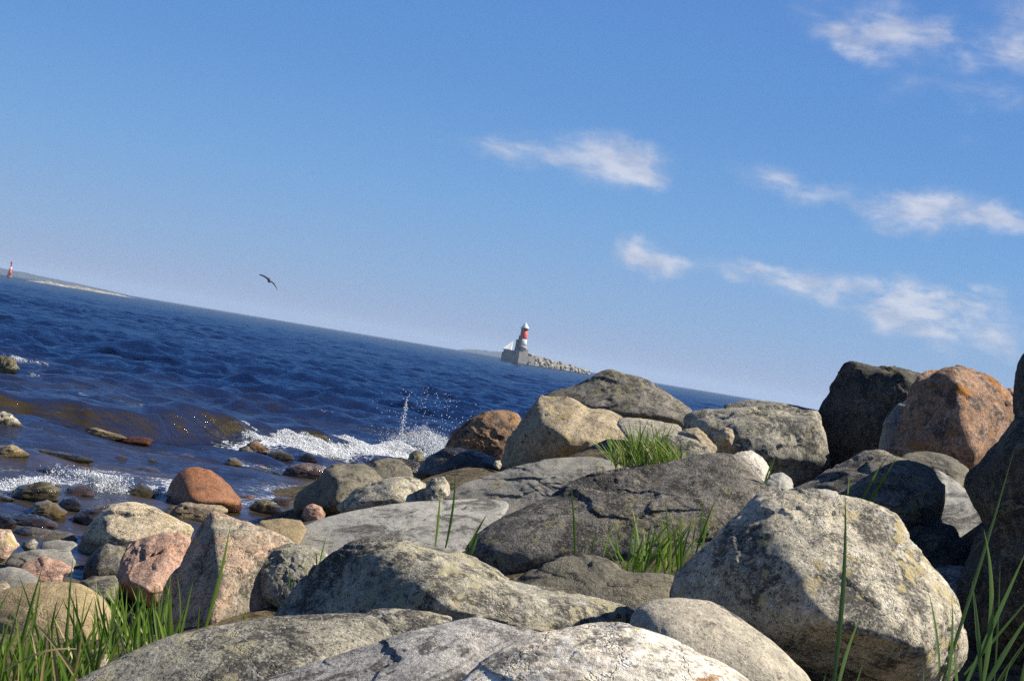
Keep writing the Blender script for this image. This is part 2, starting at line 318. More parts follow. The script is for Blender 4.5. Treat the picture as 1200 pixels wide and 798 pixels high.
BASES = []     # (x, y, z) of the ground under each rock
NROCK = [0]
def rock(label, mat, D, T, lean, bulge, outline, inner=(), p=40, cuts=22, rough=1.0, sub=None, name='boulder', group=None, base=True, cat=None):
    """A rock whose outline is known: outline points at depth D (leaning back by lean metres at the top), inner points
    given as (px, py, dz); the hull of these and of a rounded back is softened, chipped and roughened."""
    NROCK[0] += 1; rs = np.random.RandomState(NROCK[0]*13+5)
    OZ = [(p[2] if len(p) > 2 else 0.0) for p in outline]; O = np.array([p[:2] for p in outline], float); py0, py1 = O[:, 1].min(), O[:, 1].max(); c2 = (O.min(0)+O.max(0))/2
    def lz(y): return lean*(1-2*(y-py0)/max(1, py1-py0))
    pts = []
    for (x, y), dz in zip(O, OZ): pts.append((x, y, D+lz(y)+dz))
    for k, (sh, dz) in enumerate(((.86, .55*T), (.55, T))):
        for (x, y) in O:
            q = c2+(np.array((x, y))-c2)*sh; pts.append((q[0], q[1], D+lz(y)+dz))
    if bulge:
        for sh, dz in ((.82, .6*bulge), (.5, bulge)):
            for (x, y) in O:
                q = c2+(np.array((x, y))-c2)*sh; pts.append((q[0], q[1], D+lz(q[1])-dz))
    for (x, y, dz) in inner: pts.append((x, y, D+lz(y)+dz))
    pts = np.array(pts)
    X = (pts[:, 0]-600)/F*pts[:, 2]; Y = -(pts[:, 1]-399)/F*pts[:, 2]; Z = pts[:, 2]
    C3 = np.stack([X, Y, Z], 1); lo, hi = C3.min(0), C3.max(0); cc, ss = (lo+hi)/2, (hi-lo)/2
    q = (C3-cc)/ss
    ns, ds, qc = hull_planes(q)
    qs = q-qc
    for _ in range(cuts):
        n = rs.normal(size=3); n /= np.linalg.norm(n); h = (qs@n).max()
        ns = np.vstack([ns, n]); ds = np.append(ds, h*rs.uniform(.91, .99))
    area = (O[:, 0].max()-O[:, 0].min())*(py1-py0)
    if sub is None: sub = 7 if area > 45000 else 6 if area > 6500 else 5 if area > 900 else 4
    V, Fc = ico(sub)
    dirs = V + .03*np.stack([perlin(V*1.7+k*9.1+NROCK[0]*3.7) for k in range(3)], 1)
    dirs /= np.linalg.norm(dirs, axis=1)[:, None]
    t = np.clip(dirs@ns.T/ds, 0, None)
    r = (t**p).sum(1)**(-1.0/p)
    R = V*r[:, None]
    Cf = (R+qc)*ss+cc
    px = Cf[:, 0]/Cf[:, 2]*F+600; py = -Cf[:, 1]/Cf[:, 2]*F+399
    # pull the silhouette onto the outline, angle by angle
    NB = 96
    ang = np.arctan2(py-c2[1], px-c2[0]); rad = np.hypot(px-c2[0], py-c2[1])
    bi = ((ang+math.pi)/(2*math.pi)*NB).astype(int) % NB
    act = np.zeros(NB); np.maximum.at(act, bi, rad)
    want = np.zeros(NB)
    for k in range(NB):
        a = -math.pi+(k+.5)*2*math.pi/NB; dx, dy = math.cos(a), math.sin(a)
        for i in range(len(O)):
            (x1, y1), (x2, y2) = O[i]-c2, O[(i+1) % len(O)]-c2
            den = dx*(y2-y1)-dy*(x2-x1)
            if abs(den) < 1e-9: continue
            tt = (x1*(y2-y1)-y1*(x2-x1))/den; uu = (x1*dy-y1*dx)/den
            if tt > 0 and -1e-6 <= uu <= 1+1e-6: want[k] = max(want[k], tt)
    kf = np.where((want > 0) & (act > 0), want/np.maximum(act, 1e-6), 1.0); kf = np.clip(kf, .7, 1.4)
    kf = (np.roll(kf, 1)+2*kf+np.roll(kf, -1))/4
    fb = (ang+math.pi)/(2*math.pi)*NB-.5; i0 = np.floor(fb).astype(int); fr = fb-i0
    kk = kf[i0 % NB]*(1-fr)+kf[(i0+1) % NB]*fr
    px = c2[0]+(px-c2[0])*kk; py = c2[1]+(py-c2[1])*kk
    Wd = Pv(px, py, Cf[:, 2])
    # relief
    ctr = P(c2[0], c2[1], D+T*.3)
    size = float(np.sqrt(ss[0]*ss[1]))
    nrm = Wd-Wd.mean(0); nrm /= np.linalg.norm(nrm, axis=1)[:, None]
    Q = (Wd-ctr)/size+rs.uniform(-50, 50, 3)
    disp = .05*fbm(Q*1.2, 3)+.03*fbm(Q*3.1+5, 5, .55)+.02*(fbm(Q*2.3+9, 6, .58, True))+.008*fbm(Q*14.0+3, 3, .6)
    ax_ = rs.normal(size=3); ax_ /= np.linalg.norm(ax_)
    lv = (Q@ax_)*5.5+1.2*perlin(Q*1.1); fl = lv-np.floor(lv)                      # a few split planes across the block
    disp += .007*np.clip((fl-.82)/.18, 0, 1)*np.clip(perlin(Q*1.9+21)*3, 0, 1)*-2.0
    # chips: small tilted planes left by breakage, two sizes
    Vw = V+.10*np.stack([perlin(V*3.1+k*5.3+NROCK[0]) for k in range(3)], 1)+.03*np.stack([perlin(V*11.+k*5.3+NROCK[0]) for k in range(3)], 1)
    for M_, amp in ((38, .13), (170, .10)):
        sd_ = rs.normal(size=(M_, 3)); sd_ /= np.linalg.norm(sd_, axis=1)[:, None]
        near_ = np.concatenate([np.argmax(b_@sd_.T, axis=1) for b_ in np.array_split(Vw, 8)])
        gr_ = rs.normal(size=(M_, 3))*rs.uniform(.1, 1, M_)[:, None]**1.5
        disp += np.clip(rough, 0, 1.4)**1.5*amp*np.clip(((Vw-sd_[near_])*gr_[near_]).sum(1), -.25, .25)
    Wd = Wd+nrm*(disp*size*rough)[:, None]
    zb = Wd[:, 2].min(); ori = np.array([Wd[:, 0].mean(), Wd[:, 1].mean(), zb])
    if base: BASES.append((ori[0], ori[1], zb+.22*(Wd[:, 2].max()-zb)))
    o = mesh_np(name, Wd-ori, Fc, MT[mat], True, None, ori)
    tag(o, label, cat or name, group)
    return o

# ================================================================== ROCKS (farthest first)
# --- right, on the skyline
rock('rough grey block with a flat sunlit top and coarse shadowed base', 'greygreen', 13, .8, .12, .05,
     [(800,498),(803,485),(814,480),(850,477),(882,476),(915,478),(957,482),(966,497),(968,520),(972,548,.2),(960,600,.4),(840,610,.4),(800,560,.2),(798,520)],
     [(852,482,-.02),(868,505,-.34),(895,486,-.22),(955,489,-.20),(860,523,-.38),(905,535,-.40),(965,540,-.22),(820,505,-.1)], p=60, cuts=10)
rock('thin flat slab lying along the back of the rough grey block', 'grey', 13.9, .5, .1, .02,
     [(848,474),(862,470),(878,468),(895,470),(915,472),(937,475),(958,480),(960,490),(900,492),(850,488)], p=60)
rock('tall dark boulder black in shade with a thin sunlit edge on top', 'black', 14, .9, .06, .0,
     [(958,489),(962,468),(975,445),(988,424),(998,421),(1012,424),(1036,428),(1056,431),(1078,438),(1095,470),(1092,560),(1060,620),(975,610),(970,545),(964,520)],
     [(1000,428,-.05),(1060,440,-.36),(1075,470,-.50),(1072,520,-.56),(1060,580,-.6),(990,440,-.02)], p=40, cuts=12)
rock('narrow blue grey stone squeezed between the black boulder and the orange boulder', 'slab', 12.9, .5, .05, .1,
     [(1028,535),(1031,512),(1038,490),(1050,473),(1066,467),(1085,475),(1090,560),(1040,575)])
rock('orange lichened boulder standing upright with its left half in shade', 'orangelichen', 12, .75, .05, .0,
     [(1036,530),(1048,508),(1062,475),(1067,452),(1084,436),(1108,429),(1122,427),(1140,432),(1156,437),(1170,447),(1185,464),(1193,480),(1186,500),(1172,530),(1150,560),(1120,580),(1050,575)],
     [(1118,434,-.18),(1123,455,-.36),(1119,475,-.40),(1128,500,-.46),(1140,540,-.50),(1165,500,-.22),(1085,470,-.16),(1075,520,-.3),(1110,545,-.46)], p=36, cuts=12)
rock('small mossy stone peeping out behind the orange boulder', 'orangelichen', 12.9, .4, .03, .08,
     [(1160,470),(1172,455),(1186,455),(1200,463),(1215,480),(1215,520),(1165,520)], name='stone')
rock('brown grey stone lying low against the foot of the orange boulder', 'olive', 10.2, .5, .25, .05,
     [(1050,545),(1060,531),(1082,528),(1100,532),(1114,535),(1128,543),(1136,550),(1130,565),(1115,590),(1060,590)],
     [(1112,540,-.1),(1120,560,-.1)], p=60, name='stone')
rock('pale grey wedge stone below the brown grey one', 'smooth', 9.2, .4, .3, .03,
     [(1088,560),(1095,550),(1104,552),(1122,565),(1140,582),(1135,610),(1100,625),(1085,600)], rough=.4, name='stone')
rock('flat grey stone in front of the pale wedge stone', 'smooth', 8.4, .4, .25, .05,
     [(1085,625),(1105,600),(1130,586),(1160,578),(1180,574),(1195,590),(1190,650),(1140,660),(1090,650)], rough=.4, name='stone')
rock('dark boulder with a low sunlit crown and a black front face', 'mid', 8, .6, .12, .0,
     [(905,585),(925,572),(955,560),(990,541),(1010,529),(1030,527),(1050,533),(1072,541),(1092,550),(1104,566),(1108,590),(1104,615),(1080,645),(980,650),(910,630)],
     [(985,552,-.12),(1040,545,-.16),(1062,547,-.22),(1092,556,-.22),(1050,553,-.26),(980,590,-.3),(1060,600,-.36),(1098,590,-.26)], p=60, cuts=10)
rock('small rounded stone deep in the shaded gap beside the white boulder', 'grey', 6.3, .35, .15, .08,
     [(1085,690),(1096,668),(1112,662),(1130,664),(1142,690),(1140,740),(1090,740)], name='stone')
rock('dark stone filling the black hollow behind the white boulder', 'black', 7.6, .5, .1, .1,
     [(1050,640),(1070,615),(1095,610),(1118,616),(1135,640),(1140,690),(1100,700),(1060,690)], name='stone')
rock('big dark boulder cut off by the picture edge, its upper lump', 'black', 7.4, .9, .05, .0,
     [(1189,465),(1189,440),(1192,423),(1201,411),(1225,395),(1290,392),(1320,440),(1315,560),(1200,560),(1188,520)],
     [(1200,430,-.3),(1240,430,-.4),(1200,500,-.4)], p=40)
rock('huge shade-blackened boulder sloping down beside the white boulder', 'black', 5.9, .8, .02, .0,
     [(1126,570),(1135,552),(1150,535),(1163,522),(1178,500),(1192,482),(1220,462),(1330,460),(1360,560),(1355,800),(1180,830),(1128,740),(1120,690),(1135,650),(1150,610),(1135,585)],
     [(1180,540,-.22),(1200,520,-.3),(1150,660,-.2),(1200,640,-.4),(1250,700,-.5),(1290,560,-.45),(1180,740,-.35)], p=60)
# --- middle distance
rock('low dark boulder on the skyline with a grey sunlit hump', 'mid', 20, 1.2, .1, .0,
     [(632,464),(655,456),(680,449),(700,436),(715,433),(735,439),(755,443),(775,454),(796,467),(812,481),(814,510,.2),(760,520,.6),(660,515,.6),(640,490,.3)],
     [(690,455,-.2),(715,445,-.15),(745,462,-.3),(690,478,-.5),(745,485,-.55),(660,470,-.35),(790,490,-.35)], p=36)
rock('blocky tan boulder with a shaded overhang on its left', 'tan', 16, .9, .12, .0,
     [(585,548),(591,525),(600,508),(613,490),(622,475),(632,463),(645,464),(662,466),(676,469),(690,479),(710,479),(727,489),(737,506),(740,530),(725,565,.1),(660,580,.25),(600,575,.25)],
     [(618,495,-.36),(655,504,-.62),(672,520,-.66),(705,525,-.40),(645,472,-.1)], p=60, cuts=12)
rock('rusty brown boulder beside the sea splash', 'orange', 18, .8, .1, .25,
     [(519,533),(523,520),(530,507),(545,494),(565,482),(588,480),(605,485),(612,495),(610,520),(600,560),(560,570),(525,560)], p=24)
rock('wet black rock with a yellow band below the rusty boulder', 'wet', 16.3, .6, .15, .1,
     [(484,560),(492,545),(503,533),(520,524),(540,525),(560,528),(580,536),(590,548),(585,575),(545,590),(500,580)],
     [(540,536,-.22),(575,545,-.2),(520,550,-.3)], p=36)
rock('small weedy stone ringed by foam at the foot of the splash', 'weed', 20.5, .3, .05, .12,
     [(477,541),(480,531),(488,527),(496,531),(499,540),(490,546),(480,546)], name='stone')
rock('pale little stone at the corner of the tan boulder', 'cream', 15.0, .2, .05, .06, [(578,546),(580,540),(586,539),(588,545),(585,551)], name='stone')
rock('long smooth grey boulder with a pale hooked end', 'slab', 12, .7, .35, .05,
     [(517,585),(528,574),(545,564),(570,556),(600,547),(640,538),(668,534),(695,533),(712,537),(728,544),(735,560),(720,600),(600,620),(540,610)],
     [(600,556,-.05),(690,540,-.03),(705,552,-.12)], p=26, cuts=8)
rock('flat pale stone behind the middle grass clump', 'river', 14, .5, .3, .03, [(722,497),(730,488),(750,490),(775,494),(795,497),(802,506),(790,520),(740,520)], name='stone')
rock('pale triangular stone standing by the middle grass clump', 'tan', 12.4, .3, .1, .05,
     [(790,518),(795,506),(808,502),(818,501),(828,511),(841,524),(835,540),(800,540)], [(815,508,-.12),(826,524,-.12)], p=60, name='stone')
rock('greenish tan stone next to the grass clump and triangular stone', 'greygreen', 11.6, .35, .15, .05,
     [(772,520),(782,508),(798,510),(815,516),(832,525),(838,540),(800,550),(775,545)], name='stone')
rock('round yellowish cobble under the rough grey block', 'tan', 11.9, .15, .02, .08, [(841,514),(843,504),(850,500),(858,503),(861,512),(857,522),(847,523)], name='stone', base=False)
rock('smooth cream stone tucked behind the big dark grey boulder', 'white', 9.6, .4, .1, .1,
     [(855,535),(868,529),(880,528),(893,536),(901,547),(903,560),(895,580),(860,580)], name='stone')
rock('bluish white stone in the gap right of the cream stone', 'smooth', 9.0, .3, .1, .08,
     [(890,570),(903,556),(916,553),(927,561),(930,575),(915,592),(890,590)], name='stone')
rock('biggest dark grey boulder in the middle with orange lichen specks', 'mid', 8.4, .85, .34, .0,
     [(538,648),(548,632),(562,618),(590,602),(640,580),(668,564),(690,557),(735,550),(780,541),(815,530),(842,526),(866,529),(884,543),(903,568),(912,590),(905,630),(850,690),(700,700),(580,680)],
     [(590,612,-.1),(650,592,-.08),(740,565,-.06),(850,545,-.06),(780,600,-.14),(700,610,-.16),(600,650,-.2),(850,620,-.15)], p=20, cuts=10, rough=.8)
rock('flat pale grey slab sloping toward the sea', 'smooth', 10.3, .6, .45, .02,
     [(325,650),(342,622),(368,608),(402,599),(450,592),(490,587),(520,584),(560,582),(588,584),(599,590),(590,610),(560,640),(520,670),(400,680),(335,670)],
     [(420,606,-.05),(560,592,-.05),(450,630,-.08)], p=24, cuts=8, rough=.6)
rock('olive grey boulder at the waterline, dark on its left side', 'olive', 13.4, .6, .06, .0,
     [(343,590),(349,576),(364,567),(374,560),(380,550),(392,544),(425,542),(438,549),(448,560),(455,580),(440,605),(370,610),(345,600)],
     [(386,556,-.30),(403,566,-.50),(435,560,-.25),(396,592,-.62),(430,592,-.45)], p=60)
rock('cream coloured stone with a shaded left face', 'cream', 12.2, .5, .05, .0,
     [(394,594),(405,582),(420,571),(440,565),(462,559),(482,558),(497,565),(507,577),(508,590),(480,610),(410,615)],
     [(460,566,-.16),(463,588,-.3),(420,592,-.25),(500,590,-.12)], p=60)
rock('small pale rounded stone right of the cream stone', 'cream', 12.0, .25, .06, .08, [(497,580),(500,566),(509,560),(520,558),(527,568),(527,580),(515,596),(500,596)], name='stone')
rock('low brownish wet rock behind the cream stone', 'olive', 15.6, .6, .2, .05,
     [(428,552),(436,541),(455,537),(470,539),(481,548),(485,560),(470,572),(435,572)], name='stone')
rock('dark wet ledge beside the small foam ringed stone', 'wet', 17.4, .5, .15, .04,
     [(420,546),(440,537),(470,536),(490,540),(495,552),(470,560),(430,560)], name='stone')
rock('small round pink stone at the edge of the olive boulder', 'pink', 12.8, .2, .04, .07, [(353,604),(357,594),(366,590),(377,594),(382,602),(376,612),(360,613)], name='stone')
rock('yellow flat rock edge behind the pink topped boulder', 'yellow', 10.0, .4, .2, .04,
     [(292,622),(303,611),(330,607),(352,609),(360,620),(350,640),(300,640)], name='stone')
# --- left shore
rock('smooth rust red boulder sitting in the shallows', 'rust', 13.9, .6, .1, .0,
     [(194,582),(200,566),(207,556),(218,548),(232,547),(247,551),(260,560),(272,572),(283,586),(283,600),(240,612),(200,605)],
     [(226,555,-.12),(222,572,-.34),(232,590,-.45),(265,585,-.32),(210,585,-.3)], p=20, cuts=6, rough=.6)
rock('cream topped boulder with a dark hollow on its left', 'creamtan', 10.6, .7, .12, .0,
     [(91,650),(94,632),(101,615),(116,603),(130,593),(148,589),(165,590),(182,594),(200,603),(228,617),(222,635),(200,665),(130,675),(96,670)],
     [(128,600,-.1),(126,622,-.22),(150,634,-.3),(200,625,-.12),(115,625,-.1),(108,650,-.12)], p=60)
rock('brown rounded stone under the cream topped boulder', 'mid', 9.6, .45, .12, .1,
     [(97,672),(102,655),(112,643),(126,638),(146,640),(156,652),(154,675),(135,690),(105,690)], name='stone')
rock('angular pink rock with a notch in its face', 'pink', 8.3, .6, .2, .0,
     [(132,690),(138,672),(146,650),(152,634),(172,627),(210,624),(222,634),(215,665),(195,705),(175,712),(150,700)],
     [(160,640,-.05),(200,640,-.08),(172,690,-.2),(150,682,-.15)], p=60, cuts=18, rough=1.3)
rock('large split boulder, grey on the left and pink on the right', 'split', 7.0, .6, .12, .0,
     [(180,745),(183,712),(196,682),(212,660),(226,632),(238,611),(248,600),(262,602),(285,610),(310,619),(338,628),(352,640),(352,660),(345,690),(330,730),(280,760),(200,765)],
     [(250,606,-.05),(252,645,-.22),(262,690,-.28),(215,690,-.1),(240,740,-.3),(310,650,-.08)], p=60, cuts=14)
rock('olive lump leaning on the pink side of the split boulder', 'greygreen', 6.9, .35, .1, .06,
     [(300,668),(306,650),(318,641),(340,637),(365,640),(384,648),(388,665),(370,700),(330,715),(308,700)])
rock('round ochre boulder behind the grass blades', 'yellow', 6.6, .6, .14, .15,
     [(-40,720),(-20,700),(5,690),(30,684),(60,681),(92,682),(110,691),(126,705),(134,725),(128,770),(60,800),(-30,780)], p=14, cuts=5, rough=.5)
rock('pink grey stone by the picture edge above the ochre boulder', 'palepink', 8.6, .4, .08, .1,
     [(-22,650),(-15,625),(0,620),(12,621),(19,632),(23,639),(14,648),(6,657),(-15,665)], name='stone')
rock('long mottled grey slab at the edge of the water', 'grey', 10.9, .5, .15, .05,
     [(5,625),(15,614),(40,618),(65,621),(85,624),(92,632),(80,640),(40,645),(12,640)], name='stone')
rock('little grey green stone perched before the mottled slab', 'greygreen', 9.8, .2, .05, .06, [(24,640),(28,635),(40,631),(45,636),(42,644),(30,647)], name='stone', base=False)
rock('flat plain grey stone below the mottled slab', 'slab', 9.9, .35, .12, .04, [(46,645),(50,635),(65,632),(85,634),(92,638),(80,648),(55,652)], name='stone')
rock('dark flat stone lying over the pink stone', 'slab', 9.0, .4, .14, .03,
     [(5,660),(14,648),(40,645),(70,643),(84,645),(89,660),(80,675),(20,680)], name='stone')
rock('salmon pink stone with a pointed right end', 'pink', 8.5, .35, .12, .05,
     [(15,672),(25,660),(48,653),(70,656),(83,664),(90,671),(76,672),(70,690),(30,692)], name='stone')
rock('dark blue grey stone left of the salmon stone', 'slab', 8.0, .4, .12, .06, [(-20,690),(-8,668),(10,663),(30,667),(46,678),(44,695),(0,705)], name='stone')
rock('small tan stone at the frame edge on the ochre boulder', 'tan', 6.9, .2, .04, .06, [(-12,690),(-5,682),(6,681),(12,686),(10,694),(-5,698)], name='stone', base=False)
rock('grey brown stone half hidden by the grass tips', 'mid', 8.0, .4, .1, .08, [(88,690),(96,680),(110,675),(134,674),(140,684),(136,705),(105,708)], name='stone')
rock('pale stone low in the grass', 'tan', 5.4, .25, .05, .08, [(100,775),(106,762),(120,757),(131,764),(134,778),(118,790),(104,788)], name='stone')
# --- foreground
rock('long foreground boulder with a deeply shaded left front', 'greygreen', 5.2, .5, .10, .0,
     [(318,726),(330,706),(345,685),(372,656),(395,640),(418,630),(440,627),(475,631),(500,641),(540,654),(575,667),(600,679),(640,688),(690,694),(725,706),(750,718),(745,760),(600,800),(360,790),(322,750)],
     [(442,632,-.03),(475,652,-.20),(502,690,-.36),(514,722,-.44),(560,672,-.24),(650,705,-.24),(640,745,-.34)], p=60, cuts=14)
rock('low two coloured boulder between the long boulder and the grass', 'olive', 5.8, .4, .16, .04,
     [(600,690),(612,672),(632,662),(655,652),(690,649),(712,655),(730,668),(745,671),(775,670),(792,674),(795,700),(760,730),(680,740),(620,720)], p=24)
rock('grey lichened foreground boulder sloping off to the bottom left', 'greygreen', 3.7, .45, .2, .0,
     [(60,815),(90,793),(120,775),(160,759),(200,745),(240,735),(285,726),(330,719),(375,714),(415,714),(440,718),(455,732),(465,760),(440,860),(100,880)],
     [(200,760,-.06),(380,725,-.05),(300,790,-.12),(420,760,-.1)], p=20, cuts=10, rough=.7)
rock('small ochre boulder filling the gap behind the grey lichened one', 'greygreen', 4.3, .35, .1, .03,
     [(415,735),(425,720),(440,713),(480,713),(505,716),(530,722),(528,745),(480,770),(430,760)])
rock('smooth beige boulder with a curved crack at bottom right', 'river', 3.9, .5, .18, .0,
     [(736,732),(742,716),(755,705),(775,700),(800,699),(825,702),(848,711),(872,726),(900,746),(925,768),(950,792),(970,840),(880,900),(760,860),(738,780)],
     [(770,715,-.08),(830,720,-.08),(800,770,-.16),(900,780,-.12)], p=20, cuts=6, rough=.55)
rock('grey streaked boulder along the bottom edge', 'schist', 3.1, .4, .16, .0,
     [(270,820),(300,797),(345,781),(400,765),(440,752),(480,740),(515,730),(545,722),(568,721),(590,729),(620,733),(660,745),(670,800),(600,900),(330,900)],
     [(480,750,-.05),(560,735,-.06),(500,800,-.1)], p=36, cuts=12, rough=.8)
rock('bleached white boulder nearest the camera', 'white', 2.75, .4, .16, .0,
     [(500,830),(530,800),(560,775),(590,756),(625,742),(662,734),(690,730),(722,730),(752,736),(785,746),(815,758),(850,775),(885,798),(910,830),(850,920),(560,920)],
     [(640,750,-.05),(740,745,-.05),(700,800,-.1),(800,790,-.08)], p=24, cuts=10, rough=.7)
rock('big cream boulder with black patches, undercut along its base', 'cream', 4.9, .55, .1, .0,
     [(784,694),(790,678),(800,660),(826,636),(850,618),(868,601),(884,584),(898,577),(920,574),(960,575),(990,579),(1015,586),(1046,597),(1058,606),(1066,622),(1078,642),(1095,664),(1110,683),(1122,700),(1128,730),(1130,765,.05),(1100,840,.3),(960,860,.35),(830,800,.3),(795,740,.1)],
     [(896,586,-.04),(870,620,-.12),(850,690,-.20),(900,715,-.30),(945,724,-.38),(1000,712,-.36),(1090,768,-.36),(1000,640,-.20),(930,640,-.22),(1060,680,-.22),(1105,720,-.16)], p=60, cuts=22, rough=.85)

# --- stones standing in the shallows, left
def wet(label, mat, outline, D=None, T=.35, lean=.08, bulge=.08, **kw):
    O = np.array(outline, float)
    if D is None:
        w = W(O[:, 0].mean(), O[:, 1].max()-3); D = float(np.dot(w-CAM, fw))+.1
    return rock(label, mat, D, T, lean, bulge, [(x, y) for x, y in outline], name='stone', rough=1.45, base=False, **kw)
wet('pale cream stone jutting from the water by the frame edge', 'cream', [(-16,499),(-8,486),(4,483),(14,486),(22,494),(28,500),(10,505),(-10,506)])
wet('long pale yellow stone awash in front of the olive wave', 'tan', [(98,506),(103,501),(112,501),(124,505),(142,509),(150,514),(130,516),(108,512)], T=.3)
wet('flat orange stone washed by the wave', 'rust', [(130,514),(140,511),(158,512),(174,512),(180,516),(176,521),(150,520),(134,518)], T=.3)
wet('yellow domed stone in calm water at the frame edge', 'wetyellow', [(-14,532),(0,523),(14,521),(26,526),(36,533),(22,539),(-8,540)])
wet('long dark weedy reef just breaking the surface', 'weed', [(30,528),(40,524),(60,528),(85,532),(105,536),(114,541),(95,545),(60,536),(36,533)], T=.5)
wet('flat pinkish stone under the weedy reef', 'mauve', [(64,540),(74,535),(90,537),(105,541),(104,547),(82,548)], T=.4)
wet('striped dark green stone in the small foam', 'weed', [(10,580),(22,570),(42,565),(60,566),(72,574),(68,588),(40,590),(18,586)])
wet('brown stone in the foam right of the striped stone', 'mauve', [(70,578),(80,570),(98,568),(108,573),(111,581),(95,586),(74,586)])
wet('little black stone below the brown foam stone', 'wet', [(68,592),(74,584),(88,582),(96,588),(95,598),(80,601),(70,599)], T=.25)
wet('wet yellow stone glittering below the striped stone', 'wetyellow', [(36,600),(42,589),(56,587),(68,592),(80,600),(70,608),(45,608)])
wet('mossy round stone with foam on both sides', 'weed', [(146,581),(152,571),(163,566),(175,570),(182,578),(178,585),(155,586)])
wet('mauve flat stone behind the cream topped boulder', 'mauve', [(84,606),(100,596),(130,590),(140,596),(135,612),(100,618)], T=.5)
wet('dark flat stone at the water edge near the mottled slab', 'wet', [(-10,615),(0,604),(20,602),(45,606),(62,611),(68,617),(40,619),(8,618)], T=.5)
wet('long grey wet stone lying beside the yellow one', 'mauve', [(22,610),(30,603),(50,605),(66,612),(70,619),(50,622),(30,618)], T=.4)
wet('tan sloping stone between the rust boulder and the split boulder', 'tan', [(184,604),(195,595),(215,590),(240,590),(262,592),(268,600),(240,612),(200,614)], T=.5)
wet('mustard patch of submerged stone right of centre', 'wetyellow', [(262,543),(268,537),(276,536),(283,541),(284,546),(270,548)], T=.25)
wet('green yellow stone in the pool beside the rust boulder', 'weed', [(292,594),(300,586),(312,585),(326,592),(336,601),(320,606),(298,602)])
wet('orange brown stone in front of the breaking foam', 'orange', [(284,529),(290,520),(302,518),(313,524),(318,531),(304,535),(288,534)], T=.3)
wet('grey knob stone left of the orange brown foam stone', 'olive', [(277,534),(280,526),(288,522),(296,527),(298,534),(288,537)], T=.25)
wet('low yellow green stone at the foam foot', 'weed', [(308,537),(316,530),(330,529),(342,533),(346,539),(326,542)], T=.3)
wet('small black stone in the calm pool below the foam', 'wet', [(347,540),(351,533),(360,530),(369,534),(372,541),(362,544),(350,544)], T=.25)
wet('brown wet stone with glitter behind the olive boulder', 'mauve', [(328,557),(338,546),(355,542),(374,544),(384,552),(370,562),(340,562)], T=.5)
wet('dark weedy stone capped by a wavelet at far left', 'weed', [(-20,438),(-8,420),(4,416),(16,421),(24,432),(10,439),(-10,441)], T=.6)
wet('olive stone beneath the splash', 'weed', [(420,517),(428,510),(440,510),(450,515),(446,521),(430,522)], T=.4)
wet('mauve stone just behind the splash column', 'mauve', [(470,514),(476,507),(486,506),(494,511),(492,518),(476,519)], T=.35)
for k, (x, y, w_, m_) in enumerate([(20,556,34,'mauve'),(128,560,30,'weed'),(170,545,36,'mauve'),(215,532,40,'mauve'),(240,525,26,'weed'),
        (300,560,26,'weed'),(335,575,24,'mauve'),(318,552,20,'wet'),(270,560,24,'mauve'),(392,536,26,'mauve'),(310,578,18,'wet'),(60,552,26,'weed'),(190,528,30,'weed'),
        (15,592,24,'wet'),(120,585,18,'wet'),(250,540,24,'weed'),(350,520,26,'weed'),(60,512,30,'mauve'),(20,515,30,'weed')]):
    rr = random.Random(k); pts = []
    for a in range(9):
        t = a/9*2*math.pi; q = rr.uniform(.8, 1.15); pts.append((x+w_*.5*q*math.cos(t), y+w_*.18*q*math.sin(t)))
    o_ = wet('dim brown stone showing through the shallow water', m_, pts, T=.35, lean=.1, group='dim stones under the shallow water'); o_.location.z -= .07

sr = random.Random(77); k = 0
while k < 62:
    x = sr.uniform(-10, 440); y = sr.uniform(521+(x > 250)*22, 622 if x < 190 else 596 if x < 330 else 560)
    if any(abs(x-a) < 45 and abs(y-b) < 26 for a, b in ((238, 575), (160, 612), (395, 570), (240, 630))): continue
    w_ = sr.uniform(10, 34)*(.7+.6*(y-520)/100); pts = []
    for a in range(8):
        tt = (a+sr.uniform(-.3, .3))/8*2*math.pi; q = sr.uniform(.65, 1.2); pts.append((x+w_*.5*q*math.cos(tt), y+w_*sr.uniform(.16, .26)*q*math.sin(tt)))
    o_ = wet('small wet brown stone among the shallows', sr.choice(['weed', 'mauve', 'wet', 'olive', 'wet', 'orange']), pts, T=.25, lean=.05, group='small wet stones along the waterline')
    o_.location.z -= sr.uniform(.0, .06); k += 1

# ------------------------------------------------------------------ ground / seabed
anch = list(BASES)
def aw(px, py, z, gz=0.0):
    w = W(px, py, gz); anch.append((w[0], w[1], z))
for x in range(-420, 900, 60):
    for dpx, zz in ((170, -.34), (150, -.45), (125, -.75), (105, -1.05), (85, -1.5), (65, -2.2), (50, -3.0), (40, -3.5)):
        if 321+x*.166+dpx < 545-max(0, (x-520)*.35): aw(x, 321+x*.166+dpx, zz)
for x in range(-300, 280, 60):
    aw(x, 322+x*.166+185, -.25); aw(x, 322+x*.166+220, -.16); aw(x, 322+x*.166+250, -.12)
for (x, y, D) in ((-80,800,4.5),(50,800,4.6),(150,790,4.8),(230,740,5.5)): q = P(x, y, D); anch.append((q[0], q[1], q[2]-.03))
for x, y, z in ((0,0,.8),(-2,-2,.8),(3,-2,1.1),(-5,2,.3),(5,4,1.2),(8,10,1.4),(9,16,1.3),(9,25,.6),(14,12,1.5),(-9,6,.05),(-14,0,.3),(0,-12,1.2),(14,-10,1.6),(12,40,-1.5),(0,60,-4),(-20,50,-4),(20,60,-4)):
    anch.append((x, y, z))
anch = np.array(anch)
def ground_z(xy):
    d2 = ((xy[:, None, :]-anch[None, :, :2])**2).sum(2)+.04
    w = 1/d2**1.7
    return (w*anch[None, :, 2]).sum(1)/w.sum(1)
